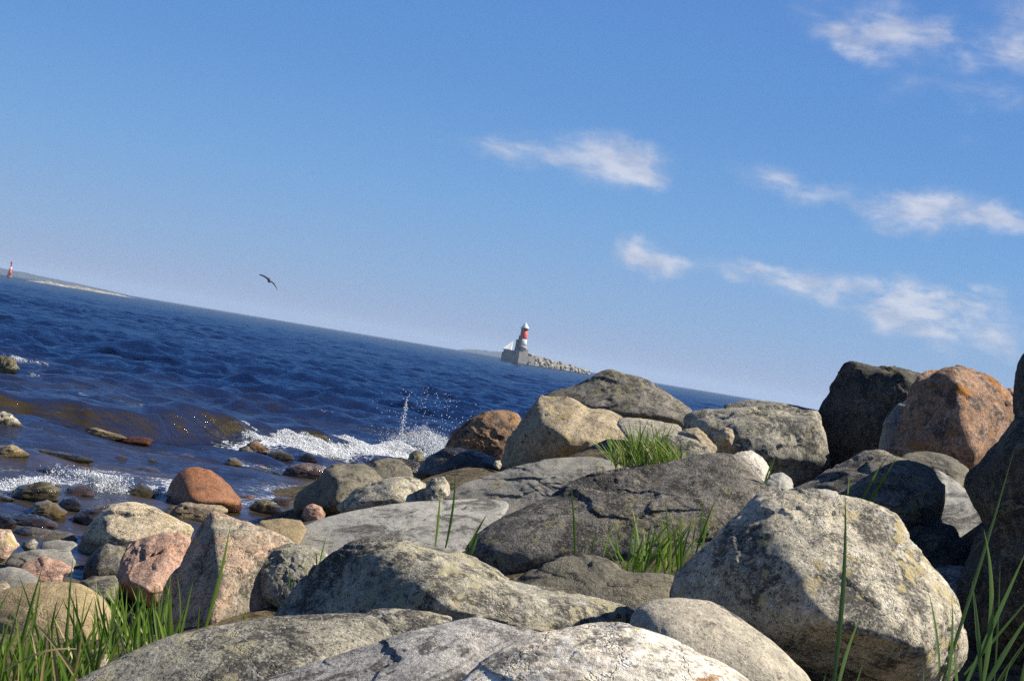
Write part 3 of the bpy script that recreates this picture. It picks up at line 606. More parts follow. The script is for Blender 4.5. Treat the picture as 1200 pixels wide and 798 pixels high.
gx = np.arange(-22, 22.01, .16); gy = np.arange(-14, 62.01, .16)
GX, GY = np.meshgrid(gx, gy); xy = np.stack([GX.ravel(), GY.ravel()], 1)
gz = np.concatenate([ground_z(b) for b in np.array_split(xy, 60)])
p3 = np.concatenate([xy, np.zeros((len(xy), 1))], 1)
gzn = gz-.05+.05*fbm(p3*2.3, 4)+.03*np.abs(perlin(p3*5.0))
idx = np.arange(len(xy)).reshape(GX.shape)
Fc = np.stack([idx[:-1, :-1], idx[:-1, 1:], idx[1:, 1:], idx[1:, :-1]], -1).reshape(-1, 4)
MT['ground'] = rock_mat('stony_shore_ground', (.15, .115, .06), (.10, .08, .045), dark=(.03, .026, .018), dark_amt=.5, speck=1.0, pale_amt=.3, pale=(.28, .22, .13), grain=22, bump=1.3, wet=0.0, vein=0.0)
g = mesh_np('ground', np.concatenate([xy, gzn[:, None]], 1), Fc, MT['ground']); tag(g, kind='structure')
def gz_at(x, y):
    i = int(np.clip(round((x+22)/.16), 0, len(gx)-1)); j = int(np.clip(round((y+14)/.16), 0, len(gy)-1)); return gzn.reshape(GX.shape)[j, i]
def gz_many(x, y):
    i = np.clip(np.round((x+22)/.16).astype(int), 0, len(gx)-1); j = np.clip(np.round((y+14)/.16).astype(int), 0, len(gy)-1)
    z = gz.reshape(GX.shape)[j, i]; far = (np.abs(x) > 22) | (y > 62); return np.where(far, -4.0, z)

# ------------------------------------------------------------------ sea
foot = np.array([W(x, y)[:2] for x, y in ((-260,458),(-100,475),(0,489),(100,503),(200,515),(270,521),(350,528),(430,535),(520,542),(600,548))])
famp = np.array([.26, .32, .37, .43, .40, .30, .29, .26, .20, .05])
def wobble(a): return .26*fbm(np.stack([np.asarray(a)*.55, 0*np.asarray(a)+.5, 0*np.asarray(a)+3.3], 1), 3)*1.6
def foot_sd(x, y):
    """signed distance to the foot of the breaking wave (positive out to sea) and the place along it"""
    best = np.full(x.shape, 1e9); sg = np.zeros(x.shape); am = np.zeros(x.shape); al = np.zeros(x.shape); run = 0
    for i in range(len(foot)-1):
        a, b = foot[i], foot[i+1]; e = b-a; L = np.hypot(*e); e = e/L; n = np.array([-e[1], e[0]])
        tt = np.clip((x-a[0])*e[0]+(y-a[1])*e[1], 0, L)
        dx, dy = x-a[0]-tt*e[0], y-a[1]-tt*e[1]; d = np.hypot(dx, dy); s = dx*n[0]+dy*n[1]
        m = d < best; best = np.where(m, d, best); sg = np.where(m, np.sign(s)*d, sg)
        am = np.where(m, famp[i]+(famp[i+1]-famp[i])*tt/L, am); al = np.where(m, run+tt, al); run += L
    return sg, am, al
ratio = []
r = 5.0
while r < 9000:
    ratio.append(r); r *= 1.0030 if r < 900 else 1.012
rr_ = np.array(ratio)
fine = np.radians(np.arange(-23, 23.001, .1)); coarse = np.radians(np.arange(24, 76, 1.0))
th = np.concatenate([-coarse[::-1], fine, coarse])
RR, TH = np.meshgrid(rr_, th, indexing='ij')
x, y = RR*np.sin(TH), RR*np.cos(TH)
xf, yf, rf = x.ravel(), y.ravel(), RR.ravel()
depth = -gz_many(xf, yf)
shd = np.clip(depth/.5, .10, 1.0)
cell = np.where(rf < 900, rf*.0030, rf*.012)
z = np.zeros(len(xf)); ox = np.zeros(len(xf)); oy = np.zeros(len(xf))
wr = np.random.RandomState(3)
N = 110
gust = .6+.8*np.clip(.5+fbm(np.stack([xf/23., yf/31., 0*xf], 1), 3)*1.4, 0, 1)
for i in range(N):
    lam = math.exp(wr.uniform(math.log(.4), math.log(3.6))); k = 2*math.pi/lam
    dr = math.radians(wr.normal(-90-10, 36)); kx, ky = k*math.cos(dr), k*math.sin(dr)
    a = .026*lam/(2*math.pi); ph = wr.uniform(0, 6.28)
    wgt = np.clip((lam/cell-2.0)/2.0, 0, 1)*shd*gust
    sph = np.sin(kx*xf+ky*yf+ph); cph = np.cos(kx*xf+ky*yf+ph)
    z += a*wgt*sph; ox += -.9*a*wgt*cph*kx/k*-1; oy += -.9*a*wgt*cph*ky/k*-1
for q_, (lam, A_) in enumerate(((6.5, .11), (3.0, .17), (1.5, .18), (.75, .10), (.35, .03))):     # short, sharp-crested wind chop
    ca, sa = math.cos(math.radians(8+9*q_)), math.sin(math.radians(8+9*q_))
    uu_, vv_ = xf*ca+yf*sa, -xf*sa+yf*ca
    wgt = np.clip((lam/cell-2.0)/2.5, 0, 1)*shd*gust
    for b_ in np.array_split(np.arange(len(xf)), 6):
        pp_ = np.stack([uu_[b_]/lam*.7, vv_[b_]/lam*1.2, np.full(len(b_), 7.7*q_)], 1)
        pp_[:, 1] += .35*perlin(pp_*.6+40)
        z[b_] += A_*wgt[b_]*np.clip((depth[b_]-.25)/.9, .28, 1)*(.42-np.abs(perlin(pp_))*1.5)
near = (rf > 8) & (rf < 45)
sd, am, al = foot_sd(xf[near], yf[near])
wob = wobble(al)
sd = sd+wob
prof = np.where(sd < -.1, 0, np.where(sd < .54, np.sin(np.clip((sd+.1)/.64, 0, 1)*math.pi/2)**1.3, np.exp(-((np.maximum(sd, .54)-.54)/.85)**2)))
z[near] += am*prof*1.0
y2 = yf+oy; x2 = xf+ox
yn = y2.copy(); nn = np.where(near)[0]
# lean the crest toward the shore
yn[nn] -= .10*prof**2*(am/.25)
rip = np.stack([xf[nn]*7, yf[nn]*9, 0*xf[nn]], 1); z[nn] += .007*perlin(rip)+.02*perlin(rip*.4)*np.clip(prof+.3, 0, 1)
deepf = np.clip((depth-.55)/.9, 0, 1)
V = np.stack([x2, yn, z], 1)
na, nb = RR.shape
idx = np.arange(na*nb).reshape(na, nb)
Fq = np.stack([idx[:-1, :-1], idx[:-1, 1:], idx[1:, 1:], idx[1:, :-1]], -1).reshape(-1, 4)[:, ::-1]

m, t, o = new_mat('sea_water'); L = t.links.new
at = nd(t, 'ShaderNodeAttribute', attribute_name='deep')
c = nd(t, 'ShaderNodeTexCoord')
mp = nd(t, 'ShaderNodeMapping'); mp.inputs['Scale'].default_value = (.7, 1.25, 1); L(c.outputs['Object'], mp.inputs['Vector'])
n1 = nd(t, 'ShaderNodeTexNoise', ins={'Scale': 3.2, 'Detail': 7.0, 'Roughness': .62, 'Distortion': .5}); L(mp.outputs[0], n1.inputs['Vector'])
n2 = nd(t, 'ShaderNodeTexNoise', ins={'Scale': .55, 'Detail': 5.0, 'Roughness': .6, 'Distortion': .3}); L(mp.outputs[0], n2.inputs['Vector'])
b1 = nd(t, 'ShaderNodeBump', ins={'Strength': .55, 'Distance': .07}); L(n1.outputs[0], b1.inputs['Height'])
b2 = nd(t, 'ShaderNodeBump', ins={'Strength': .5, 'Distance': .3}); L(n2.outputs[0], b2.inputs['Height']); L(b1.outputs[0], b2.inputs['Normal'])
n3 = nd(t, 'ShaderNodeTexNoise', ins={'Scale': 13.0, 'Detail': 4.0, 'Roughness': .6}); L(mp.outputs[0], n3.inputs['Vector'])
b3 = nd(t, 'ShaderNodeBump', ins={'Strength': .35, 'Distance': .02}); L(n3.outputs[0], b3.inputs['Height']); L(b3.outputs[0], b1.inputs['Normal'])
fr0 = nd(t, 'ShaderNodeFresnel', ins={'IOR': 1.33}); L(b2.outputs[0], fr0.inputs['Normal'])
fa_ = nd(t, 'ShaderNodeMath', operation='MULTIPLY_ADD'); fa_.inputs[1].default_value = .25; fa_.inputs[2].default_value = 1.0; L(fr0.outputs[0], fa_.inputs[0])
fr = nd(t, 'ShaderNodeMath', operation='DIVIDE'); L(fr0.outputs[0], fr.inputs[0]); L(fa_.outputs[0], fr.inputs[1])   # wind-roughened water never mirrors fully, even at grazing angles
gl = nd(t, 'ShaderNodeBsdfGlossy', ins={'Roughness': .03, 'Color': (.33, .41, .51, 1)}); L(b2.outputs[0], gl.inputs['Normal'])
tr = nd(t, 'ShaderNodeBsdfTransparent', ins={'Color': (.62, .60, .42, 1)})
df = nd(t, 'ShaderNodeBsdfDiffuse', ins={'Color': (.0022, .0065, .019, 1)})
tb_ = nd(t, 'ShaderNodeBsdfDiffuse', ins={'Color': (.066, .046, .014, 1)}); ts_ = nd(t, 'ShaderNodeAttribute', attribute_name='silt'); tx_ = nd(t, 'ShaderNodeMixRGB', ins={1: (.085, .060, .017, 1), 2: (.26, .19, .095, 1)}); L(ts_.outputs['Fac'], tx_.inputs[0]); L(tx_.outputs[0], tb_.inputs['Color']); tm_ = nd(t, 'ShaderNodeMixShader', ins={0: .45}); tf_ = nd(t, 'ShaderNodeMath', operation='MULTIPLY_ADD'); tf_.inputs[1].default_value = .35; tf_.inputs[2].default_value = .45; L(ts_.outputs['Fac'], tf_.inputs[0]); L(tf_.outputs[0], tm_.inputs[0]); L(tr.outputs[0], tm_.inputs[1]); L(tb_.outputs[0], tm_.inputs[2])   # cloudy, peat-stained shallows
bm_ = nd(t, 'ShaderNodeMixShader'); L(at.outputs['Fac'], bm_.inputs[0]); L(tm_.outputs[0], bm_.inputs[1]); L(df.outputs[0], bm_.inputs[2])
ms = nd(t, 'ShaderNodeMixShader'); L(fr.outputs[0], ms.inputs[0]); L(bm_.outputs[0], ms.inputs[1]); L(gl.outputs[0], ms.inputs[2])
fa = nd(t, 'ShaderNodeAttribute', attribute_name='foam')
fn = nd(t, 'ShaderNodeTexNoise', ins={'Scale': 5.5, 'Detail': 9.0, 'Roughness': .72, 'Distortion': 1.2}); L(c.outputs['Object'], fn.inputs['Vector'])
fv = nd(t, 'ShaderNodeTexVoronoi', feature='DISTANCE_TO_EDGE', ins={'Scale': 9.0}); fw_ = nd(t, 'ShaderNodeVectorMath', operation='MULTIPLY_ADD'); fw_.inputs[1].default_value = (.25, .25, .25)
L(fn.outputs['Color'], fw_.inputs[0]); L(c.outputs['Object'], fw_.inputs[2]); L(fw_.outputs[0], fv.inputs['Vector'])
ve = nd(t, 'ShaderNodeMapRange', ins={'From Min': 0.0, 'From Max': .10, 'To Min': .22, 'To Max': -.10}); L(fv.outputs['Distance'], ve.inputs[0])
s1_ = nd(t, 'ShaderNodeMath', operation='ADD'); L(fn.outputs['Fac'], s1_.inputs[0]); L(ve.outputs[0], s1_.inputs[1])
s2_ = nd(t, 'ShaderNodeMath', operation='ADD'); L(s1_.outputs[0], s2_.inputs[0]); L(fa.outputs['Fac'], s2_.inputs[1])
s3_ = nd(t, 'ShaderNodeMapRange', interpolation_type='SMOOTHSTEP', ins={'From Min': .98, 'From Max': 1.30, 'To Max': .92}); L(s2_.outputs[0], s3_.inputs[0])
fd = nd(t, 'ShaderNodeBsdfDiffuse', ins={'Color': (.74, .77, .80, 1)}); L(b1.outputs[0], fd.inputs['Normal'])
mf = nd(t, 'ShaderNodeMixShader'); L(s3_.outputs[0], mf.inputs[0]); L(ms.outputs[0], mf.inputs[1]); L(fd.outputs[0], mf.inputs[2])
L(mf.outputs[0], o.inputs[0])
foamA = np.zeros(len(xf))
def foam_path(path, wd_, k):
    pts = np.array([W(a, b)[:2] for a, b in path]); sel = np.where((rf > 7) & (rf < 60) & (np.abs(np.arctan2(xf, yf)) < .42))[0]; best = np.full(len(sel), 9.)
    for a, b in zip(pts[:-1], pts[1:]):
        e = b-a; L_ = np.hypot(*e); e = e/L_; tt = np.clip((xf[sel]-a[0])*e[0]+(yf[sel]-a[1])*e[1], 0, L_)
        best = np.minimum(best, np.hypot(xf[sel]-a[0]-tt*e[0], (yf[sel]-a[1]-tt*e[1])*.75))
    foamA[sel] = np.maximum(foamA[sel], k*np.clip(1-best/wd_, 0, 1)**.8)
foam_path([(-10,574),(30,572),(60,566),(90,568),(120,573),(150,577),(192,582)], .36, .62)
foam_path([(-10,546),(40,552),(90,553),(140,554),(190,562)], .5, .46)
foam_path([(270,524),(350,531),(430,538),(505,543)], .55, .70)
foam_path([(275,590),(320,582),(345,570),(300,575)], .45, .5)
foam_path([(290,545),(340,550),(400,550),(440,552)], .5, .5)
foam_path([(190,560),(200,568),(206,582)], .4, .65)
foam_path([(112,470),(135,472),(165,475)], .45, .85)
foam_path([(14,424),(26,429),(46,432)], .4, .5)
foam_path([(160,484),(200,487),(262,500)], .22, .7)
foam_path([(0,478),(60,478),(110,482)], .18, .55)
for k in range(9):
    rr = random.Random(k+50); a = rr.uniform(-20, 620); b = 321+a*.166+rr.uniform(22, 120); foam_path([(a, b), (a+rr.uniform(4, 12), b+rr.uniform(0, 2))], .2+.2*rr.random(), .5)
sea = mesh_np('sea', V, Fq, m); tag(sea, kind='structure')
atr = sea.data.attributes.new('deep', 'FLOAT', 'POINT'); atr.data.foreach_set('value', deepf.astype(np.float32))
siltf = np.clip((.34-depth)/.2, 0, 1)*np.clip(.55+1.3*fbm(np.stack([xf*.9, yf*1.1, 0*xf], 1), 3), 0, 1)
atr = sea.data.attributes.new('silt', 'FLOAT', 'POINT'); atr.data.foreach_set('value', siltf.astype(np.float32))
atr = sea.data.attributes.new('foam', 'FLOAT', 'POINT'); atr.data.foreach_set('value', foamA.astype(np.float32))

# ------------------------------------------------------------------ foam and spray
def blobs(name, C, R, mat, sub=1, squash=None):
    Vi, Fi = ico(sub); n = len(C); rs = np.random.RandomState(len(C))
    A = np.ones((n, 1, 3)) if squash is None else squash[:, None, :]
    jit = 1+.25*rs.normal(size=(n, len(Vi), 1))*.6
    V = (C[:, None, :]+Vi[None]*R[:, None, None]*A*jit).reshape(-1, 3)
    Fc = (Fi[None]+np.arange(n)[:, None, None]*len(Vi)).reshape(-1, 3)
    return mesh_np(name, V, Fc, mat)
m, t, o = new_mat('white_foam'); L = t.links.new
d = nd(t, 'ShaderNodeBsdfDiffuse', ins={'Color': (.82, .84, .86, 1)}); q = nd(t, 'ShaderNodeBsdfTranslucent', ins={'Color': (.8, .84, .88, 1)})
ms = nd(t, 'ShaderNodeMixShader', ins={0: .4}); L(d.outputs[0], ms.inputs[1]); L(q.outputs[0], ms.inputs[2])
gl = nd(t, 'ShaderNodeBsdfGlossy', ins={'Roughness': .25}); m2 = nd(t, 'ShaderNodeMixShader', ins={0: .08}); L(ms.outputs[0], m2.inputs[1]); L(gl.outputs[0], m2.inputs[2])
L(m2.outputs[0], o.inputs[0]); FOAM = m
fs = np.random.RandomState(11)
cum = np.concatenate([[0], np.cumsum(np.hypot(*(foot[1:]-foot[:-1]).T))])
def along(s):
    xx = np.interp(s, cum, foot[:, 0]); yy = np.interp(s, cum, foot[:, 1]); return xx, yy
s0, s1 = cum[5]-.1, cum[8]+.15
n = 80000
s = s0+(s1-s0)*fs.uniform(0, 1, n)**.9
e = np.array([np.interp(s+.05, cum, foot[:, i])-np.interp(s-.05, cum, foot[:, i]) for i in (0, 1)]).T; e /= np.linalg.norm(e, axis=1)[:, None]+1e-9
nv = np.stack([-e[:, 1], e[:, 0]], 1)
lump = .5+.9*perlin(np.stack([s*2.1, 0*s, 0*s+4.4], 1))
H = .82*np.interp(s, cum, famp)*(.75+.5*np.clip(lump, 0, 1.2))*np.clip((s-s0)/.5, .25, 1)
uu = fs.uniform(0, 1, n); across = -.30+.75*uu+.06*fs.normal(size=n)
top = np.where(across < .3, np.clip((across+.3)/.6, 0, 1)**.7, np.clip(1-(across-.3)/.4, 0, 1)**.5)
zz = H*top*(1-.35*fs.uniform(0, 1, n)**2)+.04*perlin(np.stack([s*7, across*9, 0*s], 1))
wobs = wobble(s)
xx, yy = along(s)
C = np.stack([xx+nv[:, 0]*(across-wobs), yy+nv[:, 1]*(across-wobs), zz], 1)
R = np.exp(fs.normal(math.log(.0042), .45, n)); R = np.clip(R, .002, .015)
foam = blobs('breaker_foam', C, R, FOAM, 1)
# the body of the roller under the bubbles
hs = np.arange(s0+.12, s1-.1, .035); ha = np.linspace(-.27, .40, 24); HS, HA = np.meshgrid(hs, ha, indexing='ij'); f1, f2 = HS.ravel(), HA.ravel()
hl_ = .5+.9*perlin(np.stack([f1*2.1, 0*f1, 0*f1+4.4], 1))
hH = .82*np.interp(f1, cum, famp)*(.75+.5*np.clip(hl_, 0, 1.2))*np.clip((f1-s0)/.5, .25, 1)
hz = hH*.86*np.where(f2 < .3, np.clip((f2+.3)/.6, 0, 1)**.7, np.clip(1-(f2-.3)/.4, 0, 1)**.5)+.03*fbm(np.stack([f1*6, f2*8, 0*f1], 1), 4)-.012
xx, yy = along(f1); e = np.array([np.interp(f1+.05, cum, foot[:, i])-np.interp(f1-.05, cum, foot[:, i]) for i in (0, 1)]).T; e /= np.linalg.norm(e, axis=1)[:, None]+1e-9
wo = wobble(f1)
hv = np.stack([xx-e[:, 1]*(f2-wo), yy+e[:, 0]*(f2-wo), hz], 1); ix = np.arange(HS.size).reshape(HS.shape)
hf = np.stack([ix[:-1, :-1], ix[1:, :-1], ix[1:, 1:], ix[:-1, 1:]], -1).reshape(-1, 4)
body = mesh_np('foam_body', hv, hf, FOAM, True, foam); tag(foam, 'white foam tumbling down the breaking wave between the olive wave face and the rusty boulder', 'foam', kind='stuff')

def spray(cx, cy, D, n, spread, hgt, seed, up=1.6, rmax=.012):
    rs = np.random.RandomState(seed); q = P(cx, cy, D)
    a = rs.uniform(0, 6.28, n); rad = spread*np.abs(rs.normal(size=n)); h = hgt*rs.uniform(0, 1, n)**up*(1-.3*np.clip(rad/spread, 0, 2)/2)
    return np.stack([q[0]+rad*np.cos(a), q[1]+.5*rad*np.sin(a), q[2]+h], 1), np.clip(np.exp(rs.normal(math.log(.0048), .5, n)), .002, rmax)
parts = []
base = W(495, 538); D0 = float(np.dot(base-CAM, fw))
parts.append(spray(497, 538, D0, 7000, .30, .46, 1))           # the burst against the stones
parts.append(spray(505, 540, D0-.6, 2500, .26, .38, 2))
parts.append(spray(466, 532, D0+.3, 500, .03, .95, 3, .9))    # the thin column
parts.append(spray(468, 532, D0+.3, 1600, .15, .34, 4))
parts.append(spray(492, 538, D0+.1, 9000, .36, .55, 8, 1.9, .0035))
parts.append(spray(490, 520, D0+.2, 260, .55, 1.0, 5, 1.3, .008))   # drops flung wide
parts.append(spray(520, 515, D0+.2, 80, .5, .8, 6, 1.0, .009))
C = np.concatenate([p[0] for p in parts]); R = np.concatenate([p[1] for p in parts])
sp = blobs('sea_spray', C, R, FOAM); tag(sp, 'white spray thrown up where the wave hits the stones beside the rusty boulder', 'spray', kind='stuff')

# thin lace of foam in the shallows and on the small crests
def lace(path, wd_, n, seed, zr=.03, rmed=.008):
    rs = np.random.RandomState(seed); pts = np.array([W(x, y) for x, y in path]); L_ = np.concatenate([[0], np.cumsum(np.linalg.norm(pts[1:]-pts[:-1], axis=1))])
    s = rs.uniform(0, L_[-1], n*4); p = np.stack([np.interp(s, L_, pts[:, i]) for i in range(3)], 1)
    p[:, 1] += rs.normal(size=len(s))*wd_; p[:, 0] += rs.normal(size=len(s))*.05
    keep = fbm(p*np.array([3.0, 4.5, 1]), 4)+.12*rs.normal(size=len(s)) > .05
    p = p[keep][:n]
    p[:, 2] = .012+zr*rs.uniform(0, 1, len(p))**1.5
    return p, np.clip(np.exp(rs.normal(math.log(rmed*.6), .45, len(p))), .002, .018)
ps = [lace([(58,564),(80,567),(100,572),(118,577),(142,579)], .06, 4000, 22, .15, .006),
      lace([(-10,574),(30,570),(60,565)], .07, 1500, 21, .06, .006),
      lace([(150,577),(165,579),(190,581)], .06, 1200, 24, .07, .006)]
C = np.concatenate([p[0] for p in ps]); R = np.concatenate([p[1] for p in ps])
fo = blobs('shore_foam', C, R, FOAM); tag(fo, 'thin lace of white foam around the small stones in the left shallows', 'foam', kind='stuff')
pw = lace([(10,424),(22,428),(44,431)], .09, 700, 31, .10, .009)
fo = blobs('wavelet_foam', pw[0]+np.array([0, 0, .04]), pw[1], FOAM); tag(fo, 'small white foam cap beside the dark weedy stone far left', 'foam', kind='stuff')

# ------------------------------------------------------------------ grass
def grass_mat(name, A, B):
    m, t, o = new_mat(name); L = t.links.new
    c = nd(t, 'ShaderNodeAttribute', attribute_name='shade')
    mx = nd(t, 'ShaderNodeValToRGB'); L(c.outputs['Fac'], mx.inputs[0]); el = mx.color_ramp.elements; el[0].color = A+(1,); el[1].position = .86; el[1].color = B+(1,); e3 = el.new(.95); e3.color = (.42, .33, .15, 1)
    b = nd(t, 'ShaderNodeBsdfPrincipled', ins={'Roughness': .45, 'Specular IOR Level': .35}); L(mx.outputs[0], b.inputs['Base Color'])
    q = nd(t, 'ShaderNodeBsdfTranslucent'); L(mx.outputs[0], q.inputs['Color'])
    ms = nd(t, 'ShaderNodeMixShader', ins={0: .38}); L(b.outputs[0], ms.inputs[1]); L(q.outputs[0], ms.inputs[2]); L(ms.outputs[0], o.inputs[0]); return m
GR = grass_mat('green_grass', (.06, .145, .018), (.22, .32, .05))
GRD = grass_mat('dark_green_grass', (.055, .125, .03), (.17, .26, .08))
def blade(b, tp, w, rs, bend):
    """one blade: a tapering strip, folded along its rib and bent over"""
    b, tp = np.array(b), np.array(tp); n = 10; L_ = np.linalg.norm(tp-b)
    mid = (b+tp)/2+np.array([rs.normal()*.04, rs.normal()*.06, .10])*L_+np.array(bend)*L_
    ts = np.linspace(0, 1, n); c = ((1-ts)**2)[:, None]*b+(2*ts*(1-ts))[:, None]*mid+(ts**2)[:, None]*tp
    tg = np.gradient(c, axis=0); tg /= np.linalg.norm(tg, axis=1)[:, None]
    a = rs.uniform(-.9, .9); sd_ = np.array([math.cos(a), math.sin(a), 0.]); s_ = sd_-tg*(tg@sd_)[:, None]; s_ /= np.linalg.norm(s_, axis=1)[:, None]
    nn_ = np.cross(s_, tg); wt = w*np.minimum(1, .55+1.6*ts)*np.clip(1-ts**2.2, .02, 1)
    Vl = np.concatenate([c-s_*wt[:, None]/2, c-nn_*wt[:, None]*.16, c+s_*wt[:, None]/2])
    Fl = []
    for i in range(n-1): Fl += [(i, n+i, n+i+1, i+1), (n+i, 2*n+i, 2*n+i+1, n+i+1)]
    return Vl, np.array(Fl), ts
def tuft(label, blades, mat, seed, name='grass_tuft'):
    rs = np.random.RandomState(seed); Vs, Fs, sh, k = [], [], [], 0
    for (b, tp, w, bend) in blades:
        Vl, Fl, ts = blade(b, tp, w, rs, bend); Vs.append(Vl); Fs.append(Fl+k); k += len(Vl)
        q = rs.uniform(0, 1); sh += list(np.clip(np.tile(.15+.5*ts, 3)*.6+q*.45, 0, .86) if rs.uniform() > .11 or len(blades) < 20 else np.ones(30))
    V = np.concatenate(Vs); o0 = np.array([V[:, 0].mean(), V[:, 1].mean(), V[:, 2].min()])
    ob = mesh_np(name, V-o0, np.concatenate(Fs), mat, True, None, o0)
    a = ob.data.attributes.new('shade', 'FLOAT', 'POINT'); a.data.foreach_set('value', np.array(sh, np.float32))
    return tag(ob, label, 'grass', 'grass growing between the boulders')
def px_blades(lst):
    return [(P(bx, by, D), P(tx, ty, D+dd), w, bend) for (bx, by, tx, ty, D, dd, w, bend) in lst]
def rnd_blades(seed, n, x0, x1, yb, ht, D0, D1, w, lean=(0, 0), slope=0.0):
    rs = np.random.RandomState(seed); out = []
    for _ in range(n):
        u = rs.uniform(0, 1); bx = x0+(x1-x0)*u; D = rs.uniform(D0, D1); by = yb+slope*u+rs.normal()*4
        h = ht*rs.uniform(.45, 1.0); ln = rs.normal(lean[0], 1)*lean[1]
        out.append((P(bx, by, D), P(bx+ln*h, by-h, D+rs.normal()*.05), w*rs.uniform(.6, 1.15), (0, 0, 0)))
    return out
tuft('dense green grass tuft filling the bottom left corner', rnd_blades(1, 125, -70, 112, 822, 105, 4.2, 5.0, .012, (.1, .38))+rnd_blades(11, 25, -60, 100, 812, 150, 4.3, 4.9, .011, (.1, .25))+
     px_blades([(15,800,50,664,4.6,0,.014,(0,0,0)),(60,800,68,700,4.4,0,.013,(.02,0,0)),(25,800,49,672,4.7,0,.013,(0,0,0)),(-15,760,12,690,4.5,0,.012,(-.05,0,0)),(75,800,86,648,4.6,0,.010,(.01,0,0)),
                (110,790,80,690,4.5,0,.012,(0,0,0)),(20,740,-10,800,4.3,0,.012,(0,0,.1)),(90,760,0,790,4.2,0,.014,(0,0,.12)),(50,800,53,735,4.4,0,.013,(0,0,0))]), GR, 1)
tuft('green grass tuft between the ochre boulder and the split boulder', rnd_blades(2, 70, 100, 208, 775, 95, 4.6, 5.3, .011, (.0, .25), -15)+
     px_blades([(150,770,141,683,4.8,0,.013,(0,0,0)),(120,765,135,690,4.8,0,.012,(.05,0,0)),(160,770,137,697,4.9,0,.012,(0,0,0)),(175,760,183,683,5,0,.011,(0,0,0)),(210,745,207,672,5,0,.010,(0,0,0))]), GR, 2)
tuft('single broad grass blade rising before the split boulder', px_blades([(238,745,270,612,4.6,-.1,.013,(-.03,0,0)),(231,748,234,708,4.7,0,.007,(0,0,0))]), GR, 3)
tuft('tiny thin grass blade behind the grey lichened foreground boulder', px_blades([(285,730,292,712,4.6,0,.006,(0,0,0)),(287,731,283,716,4.6,0,.005,(0,0,0))]), GR, 4)
tuft('two short blades poking up behind the olive lump', px_blades([(374,662,383,626,5.7,0,.009,(0,0,0)),(371,662,370,645,5.7,0,.006,(0,0,0))]), GR, 41)
tuft('short pale blade standing before the olive lump', px_blades([(340,692,338,662,5.9,0,.007,(0,0,0)),(342,692,346,676,5.9,0,.005,(0,0,0))]), GR, 42)
tuft('two slim upright grass blades before the flat pale slab', px_blades([(510,640,516,571,6.0,0,.012,(0,0,0)),(522,642,533,545,6.1,0,.011,(.01,0,0))]), GR, 5)
tuft('lone grass blade against the dark end of the biggest boulder', px_blades([(545,652,571,602,6.2,0,.016,(0,0,0)),(550,654,560,628,6.2,0,.012,(0,0,0))]), GR, 6)
tuft('bushy bright green grass clump on top between the boulders', rnd_blades(7, 230, 716, 800, 543, 37, 11.0, 11.7, .010, (-.3, .5), 2)+rnd_blades(71, 120, 735, 778, 541, 50, 11.2, 11.6, .009, (.0, .35), 0), GR, 7)
tuft('lush green grass clump growing at the foot of the biggest boulder', rnd_blades(8, 48, 728, 800, 672, 78, 6.15, 6.5, .013, (.55, .35), 0)+
     px_blades([(815,650,840,583,6.3,0,.012,(0,0,0)),(810,650,818,590,6.3,0,.010,(0,0,0)),(820,640,826,578,6.3,0,.008,(0,0,0)),(822,645,832,600,6.3,0,.012,(0,0,0)),(735,670,748,600,6.2,0,.010,(0,0,0))]), GR, 8)
tuft('three thin grass blades in front of the biggest boulder, right of centre', px_blades([(674,652,669,566,6.2,0,.011,(0,0,0)),(693,652,697,620,6.2,0,.007,(0,0,0)),(707,652,720,606,6.2,0,.010,(0,0,0)),(684,652,688,634,6.2,0,.006,(0,0,0))]), GR, 9)
tuft('tall blade standing before the big cream boulder with a short one', px_blades([(975,815,990,575,3.5,.05,.0125,(-.01,0,0)),(980,815,1011,718,3.45,0,.010,(-.02,0,0)),(1000,815,1012,775,3.45,0,.007,(0,0,0)),(962,812,968,788,3.45,0,.006,(0,0,0))]), GRD, 10)
tuft('long arching grass blades beside the base of the cream boulder', px_blades([(1104,800,1189,524,3.7,.1,.010,(-.05,0,0)),(1102,795,1087,690,3.7,0,.011,(0,0,0)),(1108,815,1115,700,3.7,0,.010,(.02,0,0)),(1082,815,1082,784,3.7,0,.006,(0,0,0)),(1122,815,1117,758,3.7,0,.009,(0,0,0))]), GRD, 11)
tuft('broad dark grass blades against the shade-blackened boulder at bottom right', px_blades([(1152,800,1153,620,3.6,0,.014,(.06,0,0)),(1150,800,1139,679,3.6,0,.013,(0,0,0)),(1165,800,1172,655,3.7,0,.006,(0,0,0)),(1128,810,1205,640,3.6,0,.014,(0,0,0)),(1130,790,1215,690,3.7,0,.008,(0,0,.02)),
      (1150,812,1210,715,3.5,0,.013,(0,0,0)),(1160,815,1215,735,3.5,0,.015,(0,0,0)),(1175,815,1187,770,3.5,0,.008,(0,0,0)),(1195,815,1205,760,3.5,0,.010,(0,0,0))]), GRD, 12)
tuft('dark grass blades on the shaded front of the low crowned boulder', px_blades([(1004,600,1044,530,7.05,0,.016,(0,0,0)),(1010,598,1054,528,7.05,0,.012,(0,0,0)),(1000,602,1030,548,7.05,0,.013,(0,0,0)),(1018,600,1036,556,7.05,0,.010,(0,0,0)),(992,590,995,555,7.05,0,.008,(0,0,0))]), GR, 13)
tuft('short blades between the bluish white stone and the rough block', px_blades([(898,566,909,530,8.6,0,.016,(0,0,0)),(896,566,905,540,8.6,0,.012,(0,0,0))]), GRD, 14)

